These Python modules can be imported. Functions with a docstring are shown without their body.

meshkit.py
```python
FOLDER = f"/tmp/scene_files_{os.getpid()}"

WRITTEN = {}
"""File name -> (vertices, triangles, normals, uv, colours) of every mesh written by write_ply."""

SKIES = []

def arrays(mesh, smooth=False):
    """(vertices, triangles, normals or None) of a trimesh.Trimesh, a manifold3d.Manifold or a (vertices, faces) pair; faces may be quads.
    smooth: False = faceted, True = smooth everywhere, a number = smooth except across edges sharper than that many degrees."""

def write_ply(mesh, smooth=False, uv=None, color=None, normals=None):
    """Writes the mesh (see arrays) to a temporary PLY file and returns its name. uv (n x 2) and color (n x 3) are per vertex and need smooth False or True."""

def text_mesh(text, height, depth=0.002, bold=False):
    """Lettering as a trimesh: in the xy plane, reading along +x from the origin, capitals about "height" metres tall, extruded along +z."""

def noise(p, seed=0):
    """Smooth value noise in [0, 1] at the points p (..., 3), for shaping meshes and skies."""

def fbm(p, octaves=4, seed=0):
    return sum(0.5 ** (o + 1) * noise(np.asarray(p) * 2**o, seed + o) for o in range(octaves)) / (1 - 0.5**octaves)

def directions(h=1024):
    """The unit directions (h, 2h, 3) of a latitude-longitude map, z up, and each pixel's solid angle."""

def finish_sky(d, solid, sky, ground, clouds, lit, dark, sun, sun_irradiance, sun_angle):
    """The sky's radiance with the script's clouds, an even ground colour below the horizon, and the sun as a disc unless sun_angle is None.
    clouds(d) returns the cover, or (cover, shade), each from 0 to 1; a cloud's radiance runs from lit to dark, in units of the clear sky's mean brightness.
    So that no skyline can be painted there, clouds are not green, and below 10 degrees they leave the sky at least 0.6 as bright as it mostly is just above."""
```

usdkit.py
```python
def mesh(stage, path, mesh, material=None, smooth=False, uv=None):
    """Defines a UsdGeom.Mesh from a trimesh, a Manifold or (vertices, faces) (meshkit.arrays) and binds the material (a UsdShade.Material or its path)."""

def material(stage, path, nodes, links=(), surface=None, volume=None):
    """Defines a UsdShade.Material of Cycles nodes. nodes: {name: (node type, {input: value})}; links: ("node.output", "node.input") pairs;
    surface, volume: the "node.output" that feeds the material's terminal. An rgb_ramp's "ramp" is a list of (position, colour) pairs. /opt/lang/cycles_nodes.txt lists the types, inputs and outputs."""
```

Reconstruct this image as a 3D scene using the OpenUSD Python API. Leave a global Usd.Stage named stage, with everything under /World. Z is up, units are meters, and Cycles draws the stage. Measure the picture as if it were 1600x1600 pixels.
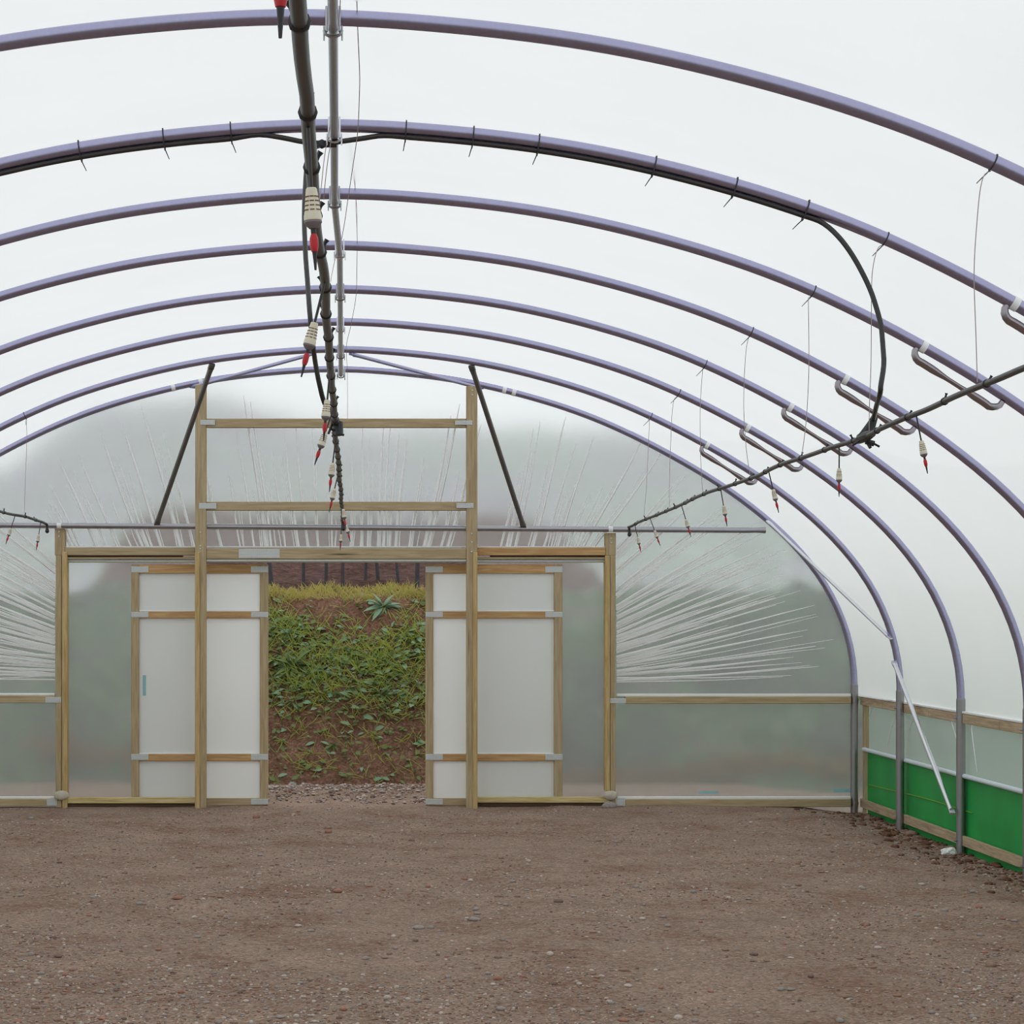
import math
import numpy as np
import trimesh
import usdkit
import meshkit
from shapely.geometry import Polygon, box as sbox
from pxr import Usd, UsdGeom, UsdLux, UsdShade, Gf, Sdf, Vt

stage = Usd.Stage.CreateInMemory()
UsdGeom.SetStageUpAxis(stage, 'Z')
UsdGeom.SetStageMetersPerUnit(stage, 1.0)
UsdGeom.Xform.Define(stage, '/World')

# ------------------------------------------------------------------ camera, sky, exposure
F, CX, CY, EYE = 3354.0, 543.0, 955.0, 1.6          # focal length and principal point (pixels of the 1600 frame), eye height
cam = UsdGeom.Camera.Define(stage, '/World/camera')
cam.AddTranslateOp().Set(Gf.Vec3d(0, 0, EYE))
cam.AddRotateXOp().Set(90.0)
AP = 36.0
cam.CreateHorizontalApertureAttr(AP)
cam.CreateVerticalApertureAttr(AP)
cam.CreateFocalLengthAttr(F / 1600 * AP)
cam.CreateHorizontalApertureOffsetAttr((800 - CX) / 1600 * AP)
cam.CreateVerticalApertureOffsetAttr((CY - 800) / 1600 * AP)
cam.CreateClippingRangeAttr(Gf.Vec2f(0.05, 500))
cam.CreateExposureAttr(-1.3)
dome = UsdLux.DomeLight.Define(stage, '/World/sky')
dome.CreateIntensityAttr(1.0)
dome.CreateColorAttr(Gf.Vec3f(0.965, 0.985, 1.0))

R = np.random.default_rng(7)
PI = math.pi


def lin(r, g, b):
    return tuple(((c / 255 + 0.055) / 1.055) ** 2.4 if c > 10 else c / 255 / 12.92 for c in (r, g, b))


def at(px, py, y):
    """The point at distance y whose picture position is (px, py)."""
    return np.array([(px - CX) * y / F, y, EYE + (CY - py) * y / F])


# ------------------------------------------------------------------ scene helpers
USED = {}


def numbered(parent, name):
    k = (parent, name)
    USED[k] = USED.get(k, -1) + 1
    return f'{parent}/{name}' if USED[k] == 0 else f'{parent}/{name}_{USED[k]:03d}'


def pathof(parent):
    return '/World' if parent is None else (parent if isinstance(parent, str) else str(parent.GetPath()))


def tag(prim, label=None, cat=None, group=None, kind=None):
    p = prim.GetPrim() if hasattr(prim, 'GetPrim') else prim
    for k, v in (('label', label), ('category', cat), ('group', group), ('kind', kind)):
        if v:
            p.SetCustomDataByKey(k, v)
    return p


def obj(name, mesh, mat, parent=None, smooth=35, **kw):
    if isinstance(mesh, MB):
        mesh = mesh.get()
    m = usdkit.mesh(stage, numbered(pathof(parent), name), mesh, mat, smooth=smooth)
    return tag(m, **kw)


def thing(name, label, cat, loc=(0, 0, 0), group=None, kind=None):
    x = UsdGeom.Xform.Define(stage, numbered('/World', name))
    if any(loc):
        x.AddTranslateOp().Set(Gf.Vec3d(*map(float, loc)))
    return tag(x, label, cat, group, kind)


def sub(name, parent):
    return UsdGeom.Xform.Define(stage, numbered(pathof(parent), name)).GetPrim()


def dup(root, name, loc, label, cat, group=None, rot=None):
    x = UsdGeom.Xform.Define(stage, numbered('/World', name))
    p = x.GetPrim()
    p.GetReferences().AddInternalReference(root.GetPath())
    x.ClearXformOpOrder()
    x.AddTransformOp(opSuffix='place').Set(place(loc, rot))
    p.SetInstanceable(True)
    return tag(p, label, cat, group)


def place(loc, rot=None):
    M = np.eye(4)
    if rot is not None:
        M[:3, :3] = rot
    M[:3, 3] = loc
    return Gf.Matrix4d(*M.T.ravel().tolist())


class MB:
    def __init__(self):
        self.v, self.f, self.n = [], [], 0

    def add(self, vf):
        if isinstance(vf, trimesh.Trimesh):
            vf = (vf.vertices, vf.faces)
        v, f = np.asarray(vf[0], float), np.asarray(vf[1], int)
        self.v.append(v)
        self.f.append(f + self.n)
        self.n += len(v)
        return self

    def get(self):
        return np.vstack(self.v), np.vstack(self.f)


def tube(pts, r, sides=10, cap=True):
    p = np.asarray(pts, float)
    n = len(p)
    r = np.broadcast_to(np.asarray(r, float), (n,))
    t = np.gradient(p, axis=0)
    t /= np.linalg.norm(t, axis=1, keepdims=True) + 1e-12
    a = np.cross(t[0], [0, 0, 1.0] if abs(t[0][2]) < .9 else [1.0, 0, 0])
    a /= np.linalg.norm(a)
    A = []
    for i in range(n):
        a = a - t[i] * (a @ t[i])
        a /= np.linalg.norm(a)
        A.append(a)
    A = np.array(A)
    B = np.cross(t, A)
    ang = np.arange(sides) * 2 * PI / sides
    v = p[:, None] + r[:, None, None] * (np.cos(ang)[None, :, None] * A[:, None] + np.sin(ang)[None, :, None] * B[:, None])
    i, j = np.meshgrid(np.arange(n - 1), np.arange(sides), indexing='ij')
    k = (j + 1) % sides
    q = np.stack([i * sides + j, i * sides + k, (i + 1) * sides + k, (i + 1) * sides + j], -1).reshape(-1, 4)
    f = np.vstack([q[:, [0, 1, 2]], q[:, [0, 2, 3]]])
    v = v.reshape(-1, 3)
    if cap:
        m = len(v)
        v = np.vstack([v, p[0], p[-1]])
        e = np.arange(sides)
        g = (e + 1) % sides
        f = np.vstack([f, np.stack([g, e, np.full(sides, m)], 1), np.stack([e + (n - 1) * sides, g + (n - 1) * sides, np.full(sides, m + 1)], 1)])
    return v, f


def lathe(profile, sides=16, axis=(0, 0, 1), origin=(0, 0, 0)):
    """profile: (radius, height) pairs along z."""
    pr = np.asarray(profile, float)
    ang = np.arange(sides) * 2 * PI / sides
    v = np.stack([pr[:, None, 0] * np.cos(ang), pr[:, None, 0] * np.sin(ang), np.broadcast_to(pr[:, None, 1], (len(pr), sides))], -1).reshape(-1, 3)
    n = len(pr)
    i, j = np.meshgrid(np.arange(n - 1), np.arange(sides), indexing='ij')
    k = (j + 1) % sides
    q = np.stack([i * sides + j, i * sides + k, (i + 1) * sides + k, (i + 1) * sides + j], -1).reshape(-1, 4)
    f = np.vstack([q[:, [0, 1, 2]], q[:, [0, 2, 3]]])
    return v + np.asarray(origin), f


def smooth_path(pts, n=60):
    from scipy.interpolate import PchipInterpolator
    p = np.asarray(pts, float)
    d = np.r_[0, np.cumsum(np.linalg.norm(np.diff(p, axis=0), axis=1))]
    return PchipInterpolator(d, p)(np.linspace(0, d[-1], n))


def cbox(x0, x1, y0, y1, z0, z1, c=0.003):
    """A box with chamfered edges."""
    lo, hi = np.array([min(x0, x1), min(y0, y1), min(z0, z1)]), np.array([max(x0, x1), max(y0, y1), max(z0, z1)])
    c = min(c, 0.3 * (hi - lo).min())
    pts = []
    for sx in (0, 1):
        for sy in (0, 1):
            for sz in (0, 1):
                s = np.array([sx, sy, sz])
                corner = np.where(s, hi, lo)
                inn = np.where(s, -c, c)
                for k in range(3):
                    o = inn.copy()
                    o[k] = 0
                    pts.append(corner + o)
    h = trimesh.convex.convex_hull(np.array(pts))
    return np.array(h.vertices), np.array(h.faces)


def obox(a, b, w, h, c=0.003, up=(0, 0, 1)):
    """A box-section bar from a to b."""
    a, b = np.asarray(a, float), np.asarray(b, float)
    L = np.linalg.norm(b - a)
    t = (b - a) / L
    s = np.cross(t, up)
    s /= np.linalg.norm(s)
    u = np.cross(s, t)
    v, f = cbox(0, L, -w / 2, w / 2, -h / 2, h / 2, c)
    return a + v[:, :1] * t + v[:, 1:2] * s + v[:, 2:] * u, f


def rot_to(d):
    """Rotation that turns -z towards d."""
    d = np.asarray(d, float)
    d /= np.linalg.norm(d)
    z = -d
    x = np.cross([0, 1.0, 0], z)
    x /= np.linalg.norm(x)
    y = np.cross(z, x)
    return np.stack([x, y, z], 1)


# ------------------------------------------------------------------ materials
UsdGeom.Scope.Define(stage, '/World/Looks')


def material(name, nodes, links=(), surface='p.BSDF', **kw):
    return usdkit.material(stage, '/World/Looks/' + name, nodes, links, surface=surface, **kw)


def plain(name, col, rough=0.5, metallic=0.0, spec=0.5, vary=0.12, scale=30.0, bump=0.0):
    c = np.array(col)
    nodes = {'g': ('geometry', {}), 'n': ('noise_texture', {'scale': scale, 'detail': 3.0}),
             'r': ('rgb_ramp', {'ramp': [(0.25, tuple(c * (1 - vary))), (0.75, tuple(np.minimum(1, c * (1 + vary))))]}),
             'p': ('principled_bsdf', {'roughness': rough, 'metallic': metallic, 'specular_ior_level': spec})}
    links = [('g.position', 'n.vector'), ('n.fac', 'r.fac'), ('r.color', 'p.base_color')]
    if bump:
        nodes['b'] = ('bump', {'strength': 0.6, 'distance': bump})
        links += [('n.fac', 'b.height'), ('b.normal', 'p.normal')]
    return material(name, nodes, links)


def wood(name, a, b, stretch):
    nodes = {'g': ('geometry', {}), 'm': ('mapping', {'scale': tuple(stretch)}),
             'n': ('noise_texture', {'scale': 1.0, 'detail': 5.0, 'roughness': 0.6, 'distortion': 0.6}),
             'r': ('rgb_ramp', {'ramp': [(0.28, tuple(np.array(a) * 0.84)), (0.42, a), (0.62, b), (0.8, tuple(np.array(b) * 1.06))]}),
             'm2': ('mapping', {'scale': tuple(np.array(stretch) * 0.17)}),
             'k': ('voronoi_texture', {'scale': 1.0, 'randomness': 1.0}),
             'kr': ('rgb_ramp', {'ramp': [(0.0, (0.16, 0.16, 0.16)), (0.05, (0.45, 0.45, 0.45)), (0.1, (1, 1, 1)), (1.0, (1, 1, 1))]}),
             'x': ('mix', {'mix_type': 'multiply', 'fac': 1.0}),
             'i': ('hsv', {'saturation': 1.0, 'fac': 1.0}), 'vv': ('map_range', {'from_min': 0.0, 'from_max': 1.0, 'to_min': 0.86, 'to_max': 1.14}),
             'b': ('bump', {'strength': 0.3, 'distance': 0.002}),
             'p': ('principled_bsdf', {'roughness': 0.75, 'specular_ior_level': 0.25})}
    links = [('g.position', 'm.vector'), ('m.vector', 'n.vector'), ('n.fac', 'r.fac'), ('g.position', 'm2.vector'), ('m2.vector', 'k.vector'), ('k.distance', 'kr.fac'),
             ('r.color', 'x.color1'), ('kr.color', 'x.color2'), ('g.random_per_island', 'vv.value'), ('vv.result', 'i.value'), ('x.color', 'i.color'), ('i.color', 'p.base_color'),
             ('n.fac', 'b.height'), ('b.normal', 'p.normal')]
    return material(name, nodes, links)


W1, W2 = lin(184, 164, 128), lin(202, 184, 148)
O1, O2 = lin(200, 158, 108), lin(222, 184, 134)
wood_z = wood('treated_timber_upright', W1, W2, (60, 60, 3.5))
wood_x = wood('treated_timber_crosswise', W1, W2, (3.5, 60, 60))
wood_y = wood('treated_timber_lengthwise', lin(180, 160, 130), lin(208, 188, 158), (60, 3.5, 60))
fresh_z = wood('fresh_timber_upright', lin(196, 168, 114), lin(220, 194, 142), (60, 60, 3.5))
fresh_x = wood('fresh_timber_crosswise', lin(208, 188, 128), lin(236, 218, 164), (3.5, 60, 60))
orange_x = wood('orange_timber_crosswise', O1, O2, (3.5, 60, 60))
gap_shade = plain('gap_shadow_paint', lin(92, 74, 58), 0.85)  # dark brown standing in for the shade in the gaps


def film(name, w_ref, w_dif, w_tra, tint=(0.93, 0.95, 0.95), rough=0.13, gloss=0.05):
    """Polythene: part scattering, part rough see-through; built as a thin closed sheet."""
    tot = w_ref + w_dif + w_tra
    nodes = {'rf': ('refraction_bsdf', {'color': (0.97, 0.98, 0.98), 'roughness': rough, 'IOR': 1.4, 'distribution': 'ggx'}),
             'd': ('diffuse_bsdf', {'color': tint}), 't': ('translucent_bsdf', {'color': tint}),
             'gl': ('glossy_bsdf', {'color': (1, 1, 1), 'roughness': 0.3}),
             'm1': ('mix_closure', {'fac': w_tra / max(1e-6, w_tra + w_dif)}), 'm2': ('mix_closure', {'fac': w_ref / tot}), 'm3': ('mix_closure', {'fac': gloss})}
    links = [('d.BSDF', 'm1.closure1'), ('t.BSDF', 'm1.closure2'), ('m1.closure', 'm2.closure1'), ('rf.BSDF', 'm2.closure2'), ('m2.closure', 'm3.closure1'), ('gl.BSDF', 'm3.closure2')]
    return material(name, nodes, links, surface='m3.closure')


def sheet_film(name, w_clear, w_dif, w_tra, tint, gloss=0.05):
    """Polythene as a single skin: scattering plus a little plain see-through."""
    tot = w_clear + w_dif + w_tra
    nodes = {'g': ('geometry', {}), 'n': ('noise_texture', {'scale': 1.3, 'detail': 3.0}),
             'cr': ('rgb_ramp', {'ramp': [(0.3, tuple(np.array(tint) * 0.985)), (0.7, tuple(np.minimum(1, np.array(tint) * 1.01)))]}),
             'c': ('transparent_bsdf', {'color': (0.98, 0.99, 0.98)}), 'd': ('diffuse_bsdf', {}), 't': ('translucent_bsdf', {}),
             'gl': ('glossy_bsdf', {'color': (1, 1, 1), 'roughness': 0.28}),
             'm1': ('mix_closure', {'fac': w_tra / (w_tra + w_dif)}), 'm2': ('mix_closure', {'fac': w_clear / tot}), 'm3': ('mix_closure', {'fac': gloss})}
    links = [('g.position', 'n.vector'), ('n.fac', 'cr.fac'), ('cr.color', 'd.color'), ('cr.color', 't.color'),
             ('d.BSDF', 'm1.closure1'), ('t.BSDF', 'm1.closure2'), ('m1.closure', 'm2.closure1'), ('c.BSDF', 'm2.closure2'), ('m2.closure', 'm3.closure1'), ('gl.BSDF', 'm3.closure2')]
    return material(name, nodes, links, surface='m3.closure')


roof_film = sheet_film('roof_polythene', 0.04, 0.10, 0.86, (0.77, 0.785, 0.78))
end_film = film('end_polythene', 0.82, 0.045, 0.135, (0.90, 0.95, 0.94))
pleat_film = sheet_film('folded_polythene', 0.0, 0.42, 0.58, (0.99, 0.99, 0.99), gloss=0.45)
door_film = sheet_film('door_polythene', 0.02, 0.50, 0.48, (0.97, 0.985, 0.975))
vent_film = film('vent_polythene', 0.62, 0.2, 0.18, (0.80, 0.92, 0.86))
edge_film = plain('polythene_edge', (0.86, 0.88, 0.88), 0.4, vary=0.03)


def steel(name, col, rough):
    nodes = {'g': ('geometry', {}), 'n': ('noise_texture', {'scale': 26.0, 'detail': 4.0}), 'v': ('voronoi_texture', {'scale': 60.0}),
             'r': ('rgb_ramp', {'ramp': [(0.3, tuple(np.array(col) * 0.97)), (0.7, tuple(np.minimum(1, np.array(col) * 1.03)))]}),
             'q': ('map_range', {'from_min': 0.0, 'from_max': 1.0, 'to_min': rough - 0.01, 'to_max': rough + 0.01}),
             'p': ('principled_bsdf', {'metallic': 1.0})}
    return material(name, nodes, [('g.position', 'n.vector'), ('g.position', 'v.vector'), ('n.fac', 'r.fac'), ('r.color', 'p.base_color'), ('v.distance', 'q.value'), ('q.result', 'p.roughness')])


hoop_steel = steel('galvanised_hoop', (0.40, 0.395, 0.58), 0.33)
leg_steel = steel('galvanised_leg', (0.36, 0.36, 0.37), 0.5)
rail_steel = steel('galvanised_pipe', (0.40, 0.40, 0.43), 0.33)
bright_steel = steel('bright_bracing', (0.74, 0.75, 0.80), 0.35)
dull_steel = steel('dull_strut', (0.20, 0.19, 0.19), 0.5)
bar_steel = steel('brace_bar_zinc', (0.36, 0.33, 0.36), 0.3)
plate_steel = plain('nail_plate_zinc', lin(205, 210, 210), 0.45, 0.35, vary=0.10, scale=140, bump=0.002)
alu = plain('aluminium_track', lin(205, 212, 206), 0.4, 0.3, vary=0.05)
white_plastic = plain('white_tape', (0.85, 0.86, 0.87), 0.45, vary=0.03)
black_pipe = plain('black_polythene_pipe', (0.030, 0.027, 0.028), 0.42, vary=0.2)
black_tie = plain('black_nylon', (0.02, 0.02, 0.024), 0.5)
cream = plain('cream_plastic', lin(226, 220, 200), 0.45, vary=0.05)
slot_brown = plain('slot_shadow', lin(128, 98, 78), 0.7)
grey_collar = plain('grey_plastic', lin(120, 112, 118), 0.5)
red_weight = plain('red_plastic', lin(190, 28, 42), 0.4)
cord_mat = plain('pinkish_cord', lin(176, 160, 162), 0.8)
white_tube = plain('white_roller_tube', lin(222, 232, 240), 0.35, vary=0.03)
green_net = plain('green_woven_sheet', lin(16, 158, 70), 0.5, vary=0.18, scale=3.0, bump=0.004)
lime_line = plain('reflection_streak', lin(120, 165, 40), 0.6)
cyan_ink = plain('cyan_print', lin(150, 196, 204), 0.6)
wrap_film = plain('grimy_film', lin(196, 190, 172), 0.5)


def soil(name, cols, scale, bump=0.02, rough=0.95, pebble=90.0):
    nodes = {'g': ('geometry', {}), 'n': ('noise_texture', {'scale': scale, 'detail': 8.0, 'roughness': 0.68}),
             'n2': ('noise_texture', {'scale': scale * 14, 'detail': 5.0, 'roughness': 0.7}),
             'v': ('voronoi_texture', {'scale': pebble, 'randomness': 1.0}),
             'a': ('mix_float', {'fac': 0.42}),
             'r': ('rgb_ramp', {'ramp': cols}),
             'vr': ('rgb_ramp', {'ramp': [(0.0, (0.66, 0.64, 0.62)), (0.45, (1.0, 1.0, 1.0)), (0.8, (1.15, 1.14, 1.16)), (1.0, (1.6, 1.6, 1.65))]}),
             's': ('separate_color', {}), 'x': ('mix', {'mix_type': 'multiply', 'fac': 0.85}),
             'b': ('bump', {'strength': 0.8, 'distance': bump}), 'p': ('principled_bsdf', {'roughness': rough, 'specular_ior_level': 0.15})}
    links = [('g.position', 'n.vector'), ('g.position', 'n2.vector'), ('g.position', 'v.vector'), ('n.fac', 'a.a'), ('n2.fac', 'a.b'), ('a.result', 'r.fac'), ('v.color', 's.color'), ('s.r', 'vr.fac'),
             ('r.color', 'x.color1'), ('vr.color', 'x.color2'), ('x.color', 'p.base_color'), ('n2.fac', 'b.height'), ('b.normal', 'p.normal')]
    return material(name, nodes, links)


floor_soil = soil('trodden_gravelly_soil', [(0.30, lin(98, 72, 60)), (0.42, lin(132, 104, 88)), (0.5, lin(142, 123, 109)), (0.60, lin(154, 130, 114)), (0.74, lin(176, 160, 148))], 1.6)
bank_soil = soil('red_brown_bank_soil', [(0.30, lin(72, 52, 42)), (0.45, lin(112, 82, 66)), (0.58, lin(138, 106, 88)), (0.75, lin(190, 162, 138))], 3.0, 0.03, pebble=50)
side_soil = soil('mossy_bank_soil', [(0.34, lin(66, 66, 68)), (0.46, lin(84, 86, 80)), (0.53, lin(84, 110, 76)), (0.60, lin(112, 104, 100)), (0.70, lin(130, 128, 92))], 1.1, 0.03, pebble=14)
hill_soil = soil('hazy_scrub', [(0.30, lin(152, 146, 154)), (0.45, lin(168, 164, 172)), (0.55, lin(160, 174, 160)), (0.75, lin(190, 190, 190))], 0.35, 0.05, pebble=9)  # scrub paled to grey, distance haze put into its colours
litter_soil = soil('dark_leaf_litter', [(0.30, lin(62, 44, 40)), (0.45, lin(88, 64, 58)), (0.6, lin(108, 80, 72)), (0.78, lin(150, 116, 104))], 5.0, 0.05, pebble=22)
yard_soil = soil('outside_yard', [(0.30, lin(110, 116, 96)), (0.5, lin(128, 140, 112)), (0.7, lin(120, 152, 112))], 0.8, 0.03)


def island_mix(name, cols, rough=0.7, transl=0.0):
    nodes = {'g': ('geometry', {}), 'r': ('rgb_ramp', {'ramp': cols}), 'p': ('principled_bsdf', {'roughness': rough, 'specular_ior_level': 0.3}), 't': ('translucent_bsdf', {}), 'm': ('mix_closure', {'fac': transl})}
    return material(name, nodes, [('g.random_per_island', 'r.fac'), ('r.color', 'p.base_color'), ('r.color', 't.color'), ('p.BSDF', 'm.closure1'), ('t.BSDF', 'm.closure2')], surface='m.closure')


stone_mats = [plain('pebble_' + n, lin(*c), 0.85, vary=0.2, scale=60, spec=0.2) for n, c in (('grey', (150, 142, 138)), ('brown', (148, 122, 108)), ('red', (158, 114, 98)), ('pale', (186, 174, 164)), ('dark', (124, 104, 96)))]
grass_yellow = island_mix('yellow_green_grass', [(0, lin(176, 166, 92)), (0.4, lin(230, 212, 116)), (0.8, lin(250, 232, 150)), (1, lin(180, 150, 104))], transl=0.3)
grass_green = island_mix('mid_green_grass', [(0, lin(168, 180, 84)), (0.5, lin(216, 216, 106)), (1, lin(244, 228, 160))], transl=0.4)
leaf_green = island_mix('weed_leaves', [(0, lin(120, 140, 84)), (0.22, lin(176, 190, 104)), (0.36, lin(214, 214, 120)), (0.55, lin(240, 230, 140)), (0.78, lin(250, 240, 200)), (0.88, lin(220, 180, 140)), (1, lin(160, 120, 92))], rough=0.5, transl=0.35)
leaf_grey = island_mix('grey_green_leaves', [(0, lin(136, 166, 136)), (0.6, lin(170, 196, 164)), (1, lin(210, 220, 198))], transl=0.2)
straw = island_mix('dead_stalks', [(0, lin(130, 106, 72)), (0.6, lin(170, 148, 104)), (1, lin(110, 90, 64))], transl=0.1)
post_mat = plain('weathered_stake', lin(66, 62, 66), 0.85, vary=0.25)

# ------------------------------------------------------------------ the tunnel's outline
from scipy.interpolate import CubicSpline
PROF = [4.2801, 4.1251, 3.7491, 3.3643, 3.074, 2.8513, 2.7017, 2.614, 2.5908]
HOOP_Y = [7.193, 8.801, 10.235, 11.68, 13.273, 14.77, 16.317, 17.65]
HOOP_X = [-0.171, -0.076, -0.066, -0.104, -0.074, -0.06, -0.08, -0.113]
XC = -0.09
SPL = CubicSpline(np.linspace(0, PI / 2, 9), PROF, bc_type=((1, 0.0), (1, 0.0)))


def outline(off=0.0, zlow=-0.12, n=48, leg=6):
    """Points (x, z) of the arch from the right foot over the ridge to the left foot, offset outwards."""
    t = np.linspace(0, PI / 2, n)
    r = SPL(t)
    x, z = np.r_[np.full(leg, PROF[0]), r * np.cos(t)], np.r_[np.linspace(zlow, 0.93, leg), 1.0 + r * np.sin(t)]
    x, z = np.r_[x, -x[-2::-1]], np.r_[z, z[-2::-1]]
    dx, dz = np.gradient(x), np.gradient(z)
    L = np.hypot(dx, dz)
    return np.stack([x + off * dz / L, z - off * dx / L], 1)


def arch_z(x, off=0.0):
    o = outline(off)
    k = o[:, 1] > 0.95
    s = o[k][::-1]
    return np.interp(x, s[:, 0], s[:, 1])


def arch_at_px(k, px, off=0.0):
    """Point on hoop k (1 to 8) at picture column px, on its upper curve."""
    y = HOOP_Y[k - 1]
    x = (px - CX) * y / F
    return np.array([x, y, arch_z(x - HOOP_X[k - 1], off)])


# ------------------------------------------------------------------ floor, ground, bank, hill
def floor_z(x, y):
    p = np.stack([np.asarray(x) * 1.0, np.asarray(y) * 1.0, np.zeros_like(np.asarray(x, float))], -1)
    z = (meshkit.fbm(p * 0.9, 3, 1) - 0.5) * 0.045 + (meshkit.fbm(p * 4.5, 3, 5) - 0.5) * 0.02
    return z - 0.055 * np.clip((np.abs(np.asarray(x) - XC) - 3.7) / 0.5, 0, 1)


def grid(xs, ys, zf):
    X, Y = np.meshgrid(xs, ys)
    v = np.stack([X, Y, zf(X, Y)], -1).reshape(-1, 3)
    n, m = len(xs), len(ys)
    i, j = np.meshgrid(np.arange(m - 1), np.arange(n - 1), indexing='ij')
    a = i * n + j
    q = np.stack([a, a + 1, a + n + 1, a + n], -1).reshape(-1, 4)
    return v, np.vstack([q[:, [0, 1, 2]], q[:, [0, 2, 3]]])


flo = thing('floor', 'bare reddish brown gravelly earth floor inside the polytunnel', 'floor', kind='structure')
obj('soil', grid(np.linspace(-4.5, 4.33, 178), np.r_[np.linspace(-9, 7, 60), np.linspace(7.06, 17.76, 190)], floor_z), floor_soil, flo, smooth=True)

BANK_Y = 19.95


def skyline(x45):
    px = CX + np.asarray(x45) * F / 45.0
    return EYE + (CY - np.interp(px, [-900, -250, -60, 0, 60, 150, 300, 420, 560, 700, 850, 1000, 1200, 1400, 1900, 3000], [700, 660, 730, 735, 680, 625, 615, 652, 655, 668, 672, 672, 690, 720, 760, 800])) * 45 / F


def hill_z(X, Y):
    p = np.stack([X, Y, np.zeros_like(X)], -1)
    t = np.clip((Y - BANK_Y - 0.15 * (meshkit.fbm(p * [1.3, 0, 0], 3, 3) - 0.5)) / 1.3, 0, 1)
    bank = 1.84 * (t * 0.75 + 0.25 * t * t * (3 - 2 * t))
    bank = bank + (meshkit.fbm(p * 2.2, 4, 9) - 0.5) * 0.30 * np.clip(t * 3, 0, 1) * np.clip((1.25 - t) * 3, 0.25, 1)
    top = skyline(X * 45 / np.maximum(Y, 20))
    u = np.clip((Y - 21.2) / 24, 0, 1.6)
    far = (top - 1.84) * np.where(u < 1, u, 1 + 0.15 * (u - 1)) + (meshkit.fbm(p * 0.55, 3, 4) - 0.5) * 0.9 * np.clip(u * 2, 0, 1)
    return bank + np.where(Y > 21.2, far, 0) - 0.06


bank = thing('bank', 'steep red-brown earth bank overgrown with weeds beyond the open doorway', 'bank', kind='structure')
for a_, b_, m_, nm in ((-1.75, 1.75, bank_soil, 'soil'), (-6, -1.75, side_soil, 'grassy_soil'), (1.75, 6, side_soil, 'grassy_soil')):
    obj(nm, grid(np.linspace(a_, b_, int(30 * (b_ - a_))), np.linspace(BANK_Y - 0.25, 21.6, 70), hill_z), m_, bank, smooth=True)
xs = np.r_[np.linspace(-60, -12, 30), np.linspace(-11.5, 20, 120), np.linspace(21, 80, 30)]
hill = thing('hill', 'scrubby hillside rising behind the bank, blurred through the polythene', 'hill', kind='structure')
xm = np.linspace(-2.6, 2.6, 60)
obj('leaf_litter', grid(xm, np.linspace(21.5, 27.5, 40), hill_z), litter_soil, hill, smooth=True)
for xe in (np.r_[np.linspace(-60, -12, 20), np.linspace(-11.5, -2.6, 30)], np.r_[np.linspace(2.6, 12, 30), np.linspace(13, 80, 30)]):
    obj('scrub', grid(xe, np.linspace(21.5, 27.5, 40), hill_z), hill_soil, hill, smooth=True)
obj('scrub', grid(xs, np.linspace(27.4, 62, 70), hill_z), hill_soil, hill, smooth=True)
for s in (-1, 1):
    obj('bank_flank', grid(np.linspace(6, 60, 60) if s > 0 else np.linspace(-60, -6, 60), np.linspace(BANK_Y - 0.25, 21.6, 20), hill_z), side_soil, hill, smooth=True)
yard = thing('ground', 'outside ground of gravel and short grass around the polytunnel', 'ground', kind='structure')
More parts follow.
